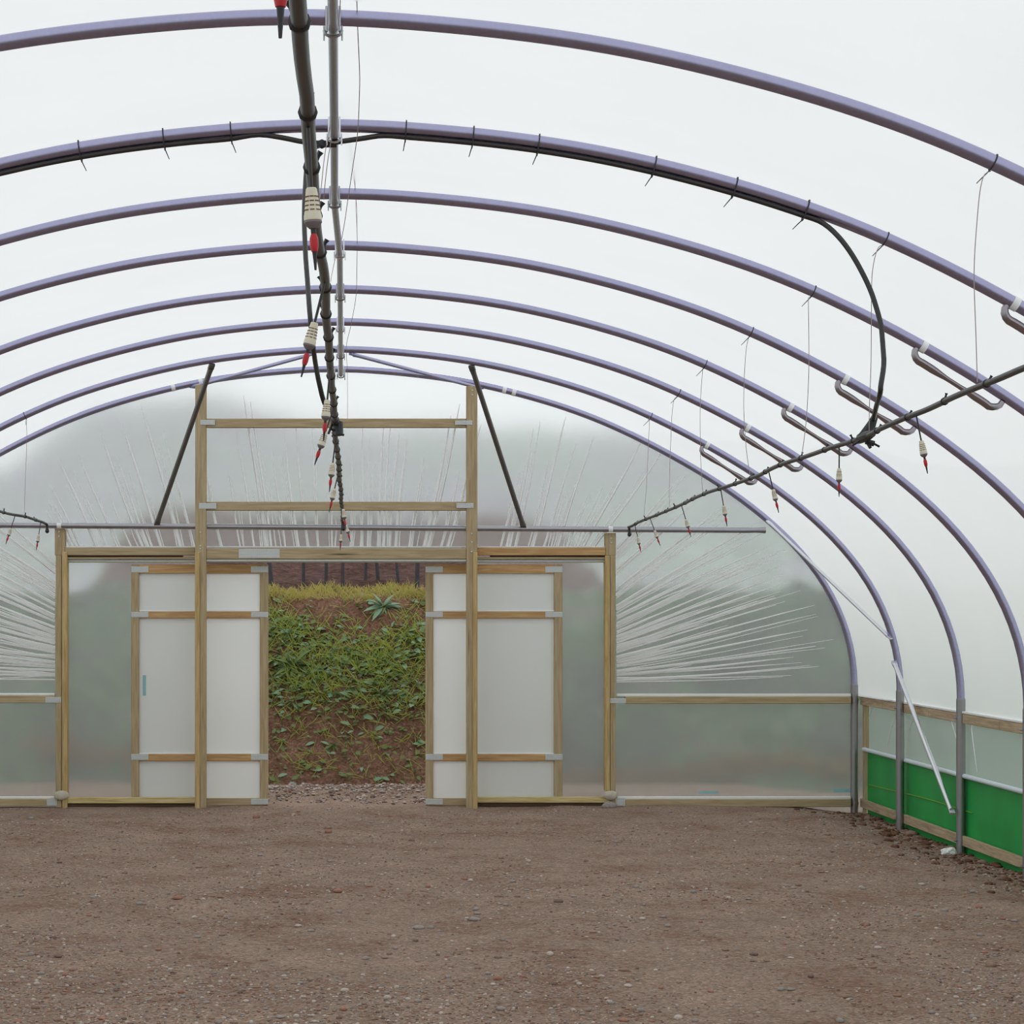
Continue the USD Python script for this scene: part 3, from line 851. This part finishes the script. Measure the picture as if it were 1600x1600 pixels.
# tee pieces belong to the pipes they join
yy = np.linspace(5, 12, 2000)
YC = float(yy[np.argmin(np.abs(CY - (SC(yy)[:, 1] - EYE) * F / yy - 658))])
x, z = SC(YC)
tp = np.array([x, YC, z])
mb = MB().add(tube([tp - [0, 0.07, 0], tp - [0, 0.03, 0], tp + [0, 0.03, 0], tp + [0, 0.07, 0]], [0.014, 0.019, 0.019, 0.014], 10))
mb.add(tube([tp, tp + [-0.01, -0.01, 0.05]], 0.015, 10)).add(tube([tp + [0.012, 0, -0.005], tp + [0.016, -0.01, -0.055]], [0.019, 0.017], 8)).add(tube([tp + [-0.018, -0.01, -0.03], tp + [0.035, 0.0, -0.055]], 0.005, 6)).add(tube([tp + [-0.025, -0.02, -0.05], tp + [-0.01, 0, -0.01]], 0.005, 6))
obj('tee', mb, black_tie, pipe_c)
YT = float(yy[np.argmin(np.abs(CX + SR(yy)[:, 0] * F / yy - 1350))])
x, z = SR(YT)
tr = np.array([x, YT, z])
mb = MB().add(tube([tr - [-0.006, 0.12, -0.005], tr - [0, 0.05, 0], tr + [0, 0.05, 0], tr + [0.006, 0.12, -0.005]], [0.015, 0.022, 0.022, 0.015], 10))
mb.add(tube([tr, tr + [0.03, 0.0, 0.05], tr + [0.045, 0.0, 0.085]], [0.026, 0.02, 0.014], 10))
for d in ((-0.035, 0.05, -0.03), (0.03, 0, -0.045), (0.065, 0, -0.04), (0.01, -0.06, -0.05)):
    mb.add(tube([tr + [0, 0, -0.005], tr + np.array(d)], 0.0048, 6))
mb.add(tube([tr + [0.0, -0.03, -0.02], tr + [0.035, -0.03, -0.03]], 0.012, 8))
obj('tee', mb, black_tie, pipe_r)

# ------------------------------------------------------------------ the hose tied to the second hoop
hose = thing('feeder_hose', 'black feeder hose tied under the second hoop and dropping to the pipes', 'hose')
Y2, X2 = HOOP_Y[1], HOOP_X[1]


def under(px, off=-0.037, dy=-0.004):
    p = arch_at_px(2, px, off)
    return p + [0, dy, 0]


T0 = at(503, 225, Y2 - 0.02)
right = [T0, at(530, 221.5, Y2 - 0.02), at(565, 216.5, Y2 - 0.01), at(600, 212.0, Y2)] + [under(px) for px in (640, 700, 760, 840, 920, 1000, 1080, 1160, 1225, 1250)]
end = tr + np.array([0.04, 0, 0.075])
right += [at(1283, 347, 8.79), at(1312, 372, 8.75), at(1343, 418, 8.72), at(1366, 470, 8.69), at(1378, 520, 8.66), at(1381, 560, 8.62), at(1376, 606, 8.56), at(1369, 636, 0.5 * (8.56 + YT)), end]
obj('hose', tube(smooth_path(right, 130), 0.0105, 10), black_pipe, hose, smooth=True)
left = [T0, at(470, 221, Y2 - 0.02), at(440, 215, Y2 - 0.01), at(405, 210.5, Y2)] + [under(px) for px in (360, 300, 200, 100, 0, -100, -160)] + [np.array([-2.17, 8.75, 2.95]), np.array([-2.27, 8.65, 2.62]), np.array([SL(8.5)[0], 8.5, SL(8.5)[1] + 0.02])]
obj('hose', tube(smooth_path(left, 90), 0.0105, 10), black_pipe, hose, smooth=True)
mid = [T0 + [0, 0, -0.005], at(484, 238, 8.70), at(478, 275, 8.62), at(475.5, 330, 8.5), at(477, 390, 8.36), at(480.5, 440, 8.25), at(485, 500, 8.13), at(491, 555, 0.4 * 8.13 + 0.6 * YC), at(499, 600, 0.2 * 8.13 + 0.8 * YC), at(510, 635, YC + 0.01), tp + [-0.008, -0.006, 0.04]]
obj('hose', tube(smooth_path(mid, 80), 0.0098, 10), black_pipe, hose, smooth=True)
obj('tee', MB().add(tube([T0 - [0.06, 0, 0], T0 + [0.06, 0, 0]], 0.0145, 10)).add(lathe([(0, -0.02), (0.016, -0.012), (0.019, 0), (0.016, 0.012), (0, 0.02)], 12, origin=at(503, 225, Y2 - 0.03))), black_tie, hose)
for i, px in enumerate((-60, 125, 256, 361, 634, 739, 841, 1022, 1148, 1259)):
    c = arch_at_px(2, px, -0.012)
    g = arch_at_px(2, px + 4, -0.012) - arch_at_px(2, px - 4, -0.012)
    g /= np.linalg.norm(g)
    nn = np.array([-g[2], 0, g[0]])
    mb = MB()
    ring = [c + nn * 0.045 * math.cos(a) + np.array([0, 1, 0]) * 0.034 * math.sin(a) for a in np.linspace(0, 2 * PI, 19)]
    mb.add(tube(ring, 0.0028, 5, cap=False))
    lean = (0.018 if px < 500 else -0.02 * (px - 500) / 250 * 0.6)
    mb.add(tube([c - nn * 0.04 + [0, -0.02, 0], c - nn * 0.062 + [lean * 0.4, -0.026, 0], c - nn * 0.088 + [lean * 0.85, -0.03, 0]], [0.0024, 0.0022, 0.0016], 5))
    obj('cable_tie', mb, black_tie, hose)


# ------------------------------------------------------------------ hanging cords
def cord(label, pts, hoop=None, px=None):
    t = thing('hanging_cord', label, 'cord', group='cords holding up the irrigation pipes')
    obj('cord', tube(smooth_path(pts, 40), 0.0017, 5), cord_mat, t, smooth=True)
    if hoop:
        c = arch_at_px(hoop, px)
        g = arch_at_px(hoop, px + 4) - arch_at_px(hoop, px - 4)
        g /= np.linalg.norm(g)
        nn = np.array([-g[2], 0, g[0]])
        mb = MB().add(tube([c + nn * 0.029 * math.cos(a) + np.array([0, 1, 0]) * 0.029 * math.sin(a) for a in np.linspace(0, 2 * PI, 17)], 0.0024, 5, cap=False))
        mb.add(tube([c - nn * 0.028 + [0, -0.008, 0], c - nn * 0.052 + [-0.012, -0.01, 0], c - nn * 0.08 + [-0.026, -0.012, 0]], [0.0024, 0.002, 0.0014], 5))
        obj('tie', mb, black_tie, t)


hn = ['nearest hoop', 'second hoop', 'third hoop', 'fourth hoop', 'fifth hoop', 'sixth hoop', 'hoop before the end wall']
for k, (tx, path) in enumerate([(1552, [(1537, 275), (1527, 340), (1522, 430), (1525, 530), (1527, 597)]), (1384, [(1374, 385), (1362, 440), (1361, 560), (1358, 660), (1358, 676)]), (1271, [(1263, 465), (1264, 560), (1261, 640), (1253, 710)]), (1174, [(1166, 545), (1162, 630), (1165, 690), (1172, 742)]),
                                (1102, [(1097, 590), (1094, 650), (1095, 720), (1098, 768)]), (1061, [(1053, 625), (1048, 690), (1046, 760), (1046, 792)]), (1017, [(1015, 652), (1013, 700), (1010, 760), (1006, 806)])]):
    y = HOOP_Y[k]
    cord(f'thin pale cord hanging from the {hn[k]} to the right irrigation pipe', [arch_at_px(k + 1, tx - 4, -0.03)] + [at(a_, b_, y - 0.03) for a_, b_ in path], k + 1, tx)
cord('thin pale cord hanging at the far left above the left pipe', [arch_at_px(7, 41, -0.03), at(42, 680, HOOP_Y[6] - 0.03), at(40, 740, HOOP_Y[6] - 0.03), at(38, 800, HOOP_Y[6] - 0.03)], 7, 39)
C = lambda l: [at(a_, b_, y) for a_, b_, y in l]
cord('thin pale cord right of the ridge tube from the top of the picture', C([(557, -40, 6.9), (558, 20, 7.2), (562, 130, 7.8), (560, 190, 8.4), (551, 262, 9.2), (541, 330, 10.2), (534, 372, 11.2), (528, 400, 11.6)]))
cord('thin pale cord looping under the ridge tube and away to the end wall', C([(523, 118, 8.6), (533, 170, 8.8), (544, 215, 9.2), (552, 262, 9.8), (557, 330, 10.8), (558, 395, 12), (557, 450, 13), (549, 505, 14.5), (541, 545, 16), (543, 600, 17.2), (543, 655, 17.4)]))
cord('thin pale cord slanting from the ridge tube left to the centre pipe', C([(526, 105, 8.5), (523, 145, 8.55), (514, 205, 8.6), (507, 245, 8.6), (501, 300, 8.6), (494, 335, 8.5)]))
cord('short pale cord beside the tee on the second hoop', C([(517, 222, 8.75), (511, 260, 8.8), (506, 312, 8.9)]))
cord('thin pale cord from the ridge tube to the centre pipe at the fourth hoop', C([(528, 392, 11.6), (522, 412, 11.6), (517, 440, 11.5)]))
cord('thin pale cord along the right side of the ridge tube at the very top', C([(532, -20, 7.0), (531, 15, 7.1), (527, 40, 7.15)]))

# ------------------------------------------------------------------ sprinklers
def make_sprinkler(name, label, M):
    x = UsdGeom.Xform.Define(stage, numbered('/World', name))
    x.AddTransformOp(opSuffix='place').Set(M)
    t = tag(x, label, 'sprinkler', 'micro sprinklers hanging from the pipes')
    obj('stem', tube([(0, 0, 0), (0, 0, -0.05), (0, 0, -0.097)], 0.0030, 8), black_pipe, t)
    b = obj('body', lathe([(0, -0.094), (0.0072, -0.094), (0.0085, -0.096), (0.0128, -0.134), (0.0137, -0.136), (0.0137, -0.1435), (0.012, -0.145), (0, -0.145)], 18), cream, t)
    mb = MB()
    for a_ in np.arange(8) * PI / 4 - PI / 2:
        for i in range(4):
            z = -0.108 - 0.0068 * i
            r = np.interp(-z, [0.096, 0.134], [0.0085, 0.0128])
            v, f = cbox(r - 0.001, r + 0.0008, -0.0034, 0.0034, z - 0.0009, z + 0.0009, 0.0002)
            c_, s_ = math.cos(a_), math.sin(a_)
            mb.add((np.stack([v[:, 0] * c_ - v[:, 1] * s_, v[:, 0] * s_ + v[:, 1] * c_, v[:, 2]], 1), f))
    obj('vent_slots', mb, slot_brown, b, kind='stuff')
    obj('collar', lathe([(0, -0.144), (0.0132, -0.144), (0.0138, -0.147), (0.0105, -0.152), (0.0065, -0.156), (0, -0.157)], 16), grey_collar, t)
    obj('neck', tube([(0, 0, -0.153), (0, 0, -0.168)], 0.0042, 8), black_tie, t)
    obj('weight', lathe([(0, -0.163), (0.0042, -0.164), (0.0066, -0.171), (0.0066, -0.183), (0.0048, -0.191), (0, -0.192)], 10), red_weight, t)
    obj('tip', tube([(0, 0, -0.188), (0, 0, -0.2), (0, 0, -0.219)], [0.0040, 0.0030, 0.0016], 8), black_tie, t)
    return t


proto = None
where = ['first', 'second', 'third', 'fourth', 'fifth', 'sixth', 'seventh', 'eighth', 'ninth', 'tenth']


def sprinkle(S, y, tip, label):
    global proto
    x, z = S(y)
    P = np.array([x, y, z - 0.008])
    d = np.array([(tip[0] - CX) * y / F - P[0], 0, EYE + (CY - tip[1]) * y / F - P[2]])
    M = (P, rot_to(d))
    if proto is None:
        proto = make_sprinkler('sprinkler', label, place(*M))
    else:
        dup(proto, 'sprinkler', P, label, 'sprinkler', 'micro sprinklers hanging from the pipes', M[1])


for i, (y, tip) in enumerate([(1.94, (438, 53)), (3.26, (493, 420)), (4.79, (471, 588)), (6.5, (506, 684)), (7.7, (491, 728)), (9.2, (515, 765)), (11.07, (515, 797)), (13.15, (540, 824)), (15.5, (547, 845)), (16.75, (531, 868))]):
    lab = 'micro sprinkler at the top picture edge, only its red weight and black tip showing' if i == 0 else f'white and red micro sprinkler, {where[i]} from the camera on the centre pipe'
    sprinkle(SC, y, tip, lab)
for i, (y, tip) in enumerate([(7.99, (1449, 738)), (9.45, (1311, 775)), (11.07, (1217, 802)), (12.6, (1136, 822)), (14.4, (1080, 840)), (16.1, (1032, 854)), (16.9, (1001, 861))]):
    sprinkle(SR, y, tip, f'white and red micro sprinkler, {where[i]} from the camera on the right pipe')
for i, (y, tip) in enumerate([(15.75, (9, 850)), (16.6, (57, 858))]):
    sprinkle(SL, y, tip, ('left' if i == 0 else 'right') + ' of the two micro sprinklers hanging from the left pipe')


# ------------------------------------------------------------------ stones
def stone_mesh(seed, flat=0.6, sub=1):
    r = np.random.default_rng(seed)
    m = trimesh.creation.icosphere(sub)
    v = np.array(m.vertices) * r.uniform(0.75, 1.25, 3) * [1, 1, flat]
    v *= (1 + 0.28 * (meshkit.noise(np.array(m.vertices) * 1.6 + seed * 3.1, seed)[:, None] - 0.5))
    return v * 0.5, np.array(m.faces)


protos_v = [stone_mesh(100 + i) for i in range(6)]
sizes = []
for i in range(300):
    s = F / 1.6 * 0 + R.uniform(190, 403)
    y = 1.0 / R.uniform(1 / 17.4, 1 / 8.35)
    x = (R.uniform(-10, 1600) - CX) * y / F
    if x > 3.95:
        x = 3.95 - R.uniform(0, 0.6)
    d = R.uniform(0.020, 0.036) * (1.0 + 0.6 * (R.random() < 0.08))
    sizes.append((x, y, d, R.integers(6), R.choice(5, p=[0.34, 0.32, 0.14, 0.12, 0.08]), R.uniform(0, 2 * PI)))
sizes += [(at(952, 1262, 17.45)[0], 17.45, 0.11, 1, 0, 0.3), (at(513, 1305, 15.4)[0], 15.4, 0.055, 2, 2, 1.0), (at(1345, 1268, 17.3)[0], 17.3, 0.06, 3, 3, 0), (at(528, 1402, 12.1)[0], 12.1, 0.05, 4, 2, 2.0), (at(277, 1409, 11.9)[0], 11.9, 0.05, 0, 2, 0.2), (at(92, 1500, 9.85)[0], 9.85, 0.04, 5, 4, 0.0)]
for x, y, d, k, c, ang in sizes[-300:]:
    v, f = protos_v[k]
    v = v * d
    v = np.stack([v[:, 0] * math.cos(ang) - v[:, 1] * math.sin(ang), v[:, 0] * math.sin(ang) + v[:, 1] * math.cos(ang), v[:, 2]], 1)
    obj('stone', (v + [x, y, float(floor_z(x, y)) + d * 0.12], f), stone_mats[int(c)], flo, smooth=50)


def scatter(name, parent, pts, size, mats, seed):
    """Many small stones as one PointInstancer."""
    r = np.random.default_rng(seed)
    path = numbered(pathof(parent), name)
    pi = UsdGeom.PointInstancer.Define(stage, path)
    targets = []
    for i, mt in enumerate(mats):
        m = usdkit.mesh(stage, f'{path}/pebble_{i + 1:03d}' if i else f'{path}/pebble', stone_mesh(300 + i + seed, 0.55, 1), mt, smooth=50)
        targets.append(m.GetPath())
    pi.CreatePrototypesRel().SetTargets(targets)
    n = len(pts)
    pi.CreatePositionsAttr(Vt.Vec3fArray.FromNumpy(pts.astype(np.float32)))
    pi.CreateProtoIndicesAttr(Vt.IntArray.FromNumpy(r.integers(0, len(mats), n).astype(np.int32)))
    pi.CreateScalesAttr(Vt.Vec3fArray.FromNumpy(np.repeat(size[:, None], 3, 1).astype(np.float32)))
    a = r.uniform(0, 2 * PI, n)
    pi.CreateOrientationsAttr(Vt.QuathArray([Gf.Quath(float(math.cos(t / 2)), 0, 0, float(math.sin(t / 2))) for t in a]))
    tag(pi, kind='stuff')
    return pi


N = 36000
y = 1.0 / R.uniform(1 / 17.6, 1 / 7.9, N)
x = np.clip((R.uniform(-60, 1660, N) - CX) * y / F, -4.3, 4.15)
dens = meshkit.fbm(np.stack([x * 1.1, y * 0.8, x * 0], -1), 3, 21)
keep = R.random(N) < np.clip((dens - 0.30) * 3.2, 0.12, 1)
x, y = x[keep], y[keep]
sz = np.clip(R.lognormal(math.log(0.0095), 0.38, len(x)), 0.005, 0.022)
scatter('gravel', flo, np.stack([x, y, floor_z(x, y) + sz * 0.1], 1), sz, [stone_mats[i] for i in (0, 0, 1, 1, 2, 3, 4)], 31)
n = 2600
x, y = R.uniform(-1.6, 1.5, n), np.r_[R.normal(19.5, 0.22, n // 2), R.uniform(17.85, 19.9, n - n // 2)]
sz = np.clip(R.lognormal(math.log(0.017), 0.45, n), 0.008, 0.05)
scatter('gravel', yard, np.stack([x, y, floor_z(x * 0.99, y) - 0.005 + sz * 0.12], 1), sz, [stone_mats[i] for i in (0, 0, 3, 1, 4, 3)], 32)

clod = soil('damp_soil_clods', [(0.3, lin(84, 60, 48)), (0.5, lin(116, 84, 68)), (0.75, lin(136, 104, 88))], 8.0, 0.01, pebble=60)
n = 900
y = R.uniform(9.5, 17.55, n)
x = 4.2 - np.abs(R.normal(0, 0.22, n)) + 0.06
sz = np.clip(R.lognormal(math.log(0.022), 0.5, n), 0.008, 0.075)
scatter('clods', flo, np.stack([x, y, floor_z(x, y) + sz * 0.08], 1), sz, [clod, clod, clod, stone_mats[1]], 33)
sc = thing('scrap', 'crumpled white film scrap at the foot of the sixth hoop', 'scrap')
p = at(1483, 1333, 14.62)
v, f = stone_mesh(55, 0.7, 3)
v = v * [0.09, 0.08, 0.11] * (1 + 0.5 * (meshkit.fbm(v * 7, 3, 2)[:, None] - 0.5))
obj('film', (v + [p[0], p[1], float(floor_z(p[0], p[1])) + 0.02], f), edge_film, sc, smooth=False)


# ------------------------------------------------------------------ plants on the bank
def bank_at(px, py):
    """Where the sight line through (px, py) meets the bank or the hill."""
    ys = np.linspace(19.6, 30, 900)
    X = (px - CX) * ys / F
    Z = EYE + (CY - py) * ys / F
    i = np.argmax(hill_z(X, ys) > Z)
    return np.array([X[i], ys[i], Z[i]])


def leaf(p, d, up, L, w, bend=0.25, n=4):
    d, up = np.asarray(d, float), np.asarray(up, float)
    d /= np.linalg.norm(d)
    s = np.cross(d, up)
    s /= np.linalg.norm(s) + 1e-9
    u = np.cross(s, d)
    t = np.linspace(0, 1, n + 1)
    c = p + d * (L * t)[:, None] - u * (bend * L * t * t)[:, None]
    ww = w * np.sin(PI * np.clip(t * 0.92 + 0.06, 0, 1)) * 0.5
    v = np.stack([c - s * ww[:, None], c + u * (0.15 * ww)[:, None] * -1, c + s * ww[:, None]], 1).reshape(-1, 3)
    f = []
    for i in range(n):
        k = i * 3
        for j in (0, 1):
            f += [[k + j, k + j + 1, k + j + 4], [k + j, k + j + 4, k + j + 3]]
    return v, np.array(f)


def rand_dir(r, zlo, zhi):
    a = r.uniform(0, 2 * PI)
    return np.array([math.cos(a), math.sin(a) * 0.8 - 0.35, r.uniform(zlo, zhi)])


def zone(px, py):
    """How densely weeds grow at a picture point of the bank (0 to 1)."""
    v = 0.0
    v = max(v, 0.95 * math.exp(-((px - 490) / 75) ** 2 - ((py - 1045) / 55) ** 2))
    v = max(v, 0.95 * math.exp(-((px - 590) / 70) ** 2 - ((py - 1050) / 52) ** 2))
    v = max(v, 0.8 * math.exp(-((px - 450) / 60) ** 2 - ((py - 990) / 30) ** 2))
    v = max(v, 0.8 * math.exp(-((px - 645) / 35) ** 2 - ((py - 1005) / 35) ** 2))
    v = max(v, 0.55 * math.exp(-((px - 600) / 25) ** 2 - ((py - 1105) / 25) ** 2))
    v = max(v, 0.35 * math.exp(-((px - 650) / 30) ** 2 - ((py - 1100) / 25) ** 2))
    v = max(v, 0.085 if 1130 < py < 1215 else 0.05)
    return v


BANK_CACHE = {}
gx, gy = np.arange(330, 771, 10), np.arange(905, 1236, 6)
GP = np.array([[bank_at(a_, b_) for a_ in gx] for b_ in gy])


def bp(px, py):
    i, j = np.clip((py - gy[0]) / 6, 0, len(gy) - 1.01), np.clip((px - gx[0]) / 10, 0, len(gx) - 1.01)
    i0, j0 = int(i), int(j)
    u, v = i - i0, j - j0
    return (GP[i0, j0] * (1 - u) * (1 - v) + GP[i0 + 1, j0] * u * (1 - v) + GP[i0, j0 + 1] * (1 - u) * v + GP[i0 + 1, j0 + 1] * u * v)


rp = np.random.default_rng(11)
cover, cover2, grassm = MB(), MB(), MB()
cnt = 0
while cnt < 4000:
    px, py = rp.uniform(335, 765), rp.uniform(925, 1228)
    dd = zone(px, py) * (0.35 + 1.3 * meshkit.noise(np.array([px / 16.0, py / 13.0, 0.5]), 3))
    if rp.random() > dd:
        continue
    cnt += 1
    p = bp(px, py) + [0, -0.02, 0.0]
    k = rp.random()
    if k < 0.62:
        L = rp.uniform(0.024, 0.085)
        cover.add(leaf(p + rp.normal(0, 0.025, 3) * [1, 0.6, 1], rand_dir(rp, -0.5, 0.9), [rp.normal(0, 0.5), -0.7, rp.uniform(0.5, 1.3)], L * 0.85, L * rp.uniform(0.45, 0.7), 0.3, 3))
    elif k < 0.74:
        L = rp.uniform(0.05, 0.11)
        cover2.add(leaf(p, rand_dir(rp, -0.4, 0.7), [rp.normal(0, 0.5), -0.7, rp.uniform(0.5, 1.3)], L, L * 0.5, 0.35, 3))
    else:
        for _ in range(2):
            grassm.add(leaf(p, rand_dir(rp, 0.1, 1.6), [0.1, -1, 0.4], rp.uniform(0.07, 0.2), 0.007, rp.uniform(0.1, 0.6), 3))
obj('ground_cover', cover, leaf_green, smooth=True, label='low leafy weeds spread over the earth bank beyond the doorway', cat='weeds', kind='stuff')
obj('ground_cover', cover2, leaf_grey, smooth=True, label='grey-green weed leaves mixed over the earth bank beyond the doorway', cat='weeds', kind='stuff')
obj('grass', grassm, grass_green, smooth=True, label='green grass blades growing among the weeds on the bank', cat='grass', kind='stuff')
top, dead = MB(), MB()
for _ in range(2300):
    px = rp.uniform(335, 765)
    py = rp.triangular(919, 926, 944) + 4 * math.sin(px / 17.0)
    p = bp(px, max(py, 921))
    top.add(leaf(p, rand_dir(rp, 0.4, 1.8), [0.1, -1, 0.3], rp.uniform(0.04, 0.12), 0.007, rp.uniform(0.1, 0.8), 3))
for _ in range(700):
    px, py = rp.uniform(415, 670), rp.uniform(940, 1130)
    dead.add(leaf(bp(px, py), rand_dir(rp, -0.8, 1.4), [0.1, -1, 0.3], rp.uniform(0.06, 0.2), 0.006, rp.uniform(0.1, 0.9), 3))
for x0_, x1_, z0_, z1_, n_ in ((2.2, 5.2, 0.14, 0.32, 700), (-2.9, -1.75, 0.36, 0.36, 260), (2.0, 2.3, 0.1, 0.14, 120)):
    for _ in range(n_):
        u_ = rp.random()
        x_ = x0_ + (x1_ - x0_) * u_
        z_ = z0_ + (z1_ - z0_) * u_ + rp.normal(0, 0.02)
        y_ = BANK_Y + 1.3 * z_ / 1.6
        dead.add(leaf(np.array([x_, y_, float(hill_z(np.array([x_]), np.array([y_]))[0])]), [rp.normal(0, 1), -0.6, rp.normal(0, 0.4)], [0, -1, 0.6], rp.uniform(0.1, 0.3), 0.018, 0.3, 3))
obj('grass', top, grass_yellow, smooth=True, label='yellow-green grass fringe along the top of the bank', cat='grass', kind='stuff')
obj('dead_stalks', dead, straw, smooth=True, label='pale dead stalks lying over the bank', cat='stalks', kind='stuff')
for px, py, L, n, mt, lab in ((598, 948, 0.17, 22, leaf_grey, 'large grey-green rosette plant at the top right of the bank'), (458, 1040, 0.20, 20, leaf_green, 'big dark leafy weed at the left of the bank by the door'), (640, 985, 0.11, 26, grass_green, 'bright green grass clump at the right of the bank by the door'),
                              (452, 990, 0.11, 14, leaf_grey, 'small grey-green weed above the big dark weed at the left'), (556, 1027, 0.10, 12, leaf_green, 'leafy green weed in the middle of the bank'), (596, 1085, 0.11, 18, leaf_green, 'broad-leaved weed low on the right half of the bank'), (500, 1085, 0.16, 20, grass_green, 'tufted green weed hanging at the lower left of the green growth'),
                              (522, 1163, 0.07, 14, leaf_green, 'small yellow-green weed on the bare lower bank'), (440, 1157, 0.07, 12, grass_green, 'small grass tuft on the lower left of the bank')):
    t = thing('leafy_weed', lab, 'weed')
    p = bp(px, py) + [0, -0.03, 0]
    for i in range(n):
        d = np.array([math.cos(i * 2.4), -0.55, math.sin(i * 2.4) * 0.9 + 0.25]) + rp.normal(0, 0.15, 3)
        narrow = mt is grass_green
        obj('leaf', leaf(p, d, [0.15, -0.5, 1], L * rp.uniform(0.6, 1.15), 0.012 if narrow else L * rp.uniform(0.22, 0.36), 0.45, 5), mt, t, smooth=True)

# stakes on top of the bank
for i, (px, lean, w, h, lab) in enumerate(((424, 0.05, 0.045, 0.85, 'leaning dark stake at the left edge of the doorway'), (473, 0.0, 0.035, 0.9, 'dark stake second from the left above the bank'), (509, 0.0, 0.034, 0.85, 'thin dark stake just left of the grey stake'), (535, 0.0, 0.036, 0.9, 'straight grey stake standing at the front middle of the bank top'),
                                           (571, -0.01, 0.03, 0.8, 'thin dark stake just right of the grey stake'), (592, 0.04, 0.036, 0.85, 'leaning dark stake above the grey-green rosette'), (624, 0.04, 0.03, 0.8, 'slim leaning stake second from the right above the bank'), (652, 0.0, 0.045, 0.9, 'thick grey stake at the right edge of the doorway'))):
    p = bp(px, 925 if i in (3, 7) else 921) + [0, 0.05 if i in (3, 7) else 0.25, 0]
    p[2] = float(hill_z(np.array([p[0]]), np.array([p[1]]))[0]) - 0.05
    t = thing('fence_stake', lab, 'stake', group='stakes above the bank')
    q = p + [-lean * 2, 0, h]
    obj('shaft', tube([p, (p * 0.6 + q * 0.4) + [0.004, 0, 0], q], [w * 0.55, w * 0.5, w * 0.46], 8), post_mat, t)
    obj('cut_top', lathe([(w * 0.46, 0), (w * 0.3, 0.012), (0, 0.016)], 8, origin=q), straw, t)
# cyan print marks on the sheets
for px0, px1, py0, py1, yy, par in ((223, 228, 1055, 1087, YD + 0.026, '/World/door_1'), (1092, 1122, 1236, 1240, YF - 0.003, '/World/wall_back'), (1302, 1330, 1233, 1238, YF - 0.003, '/World/wall_back')):
    px_box('print_mark', px0, px1, py0, py1, yy, 0.001, cyan_ink, par, c=0.0003)
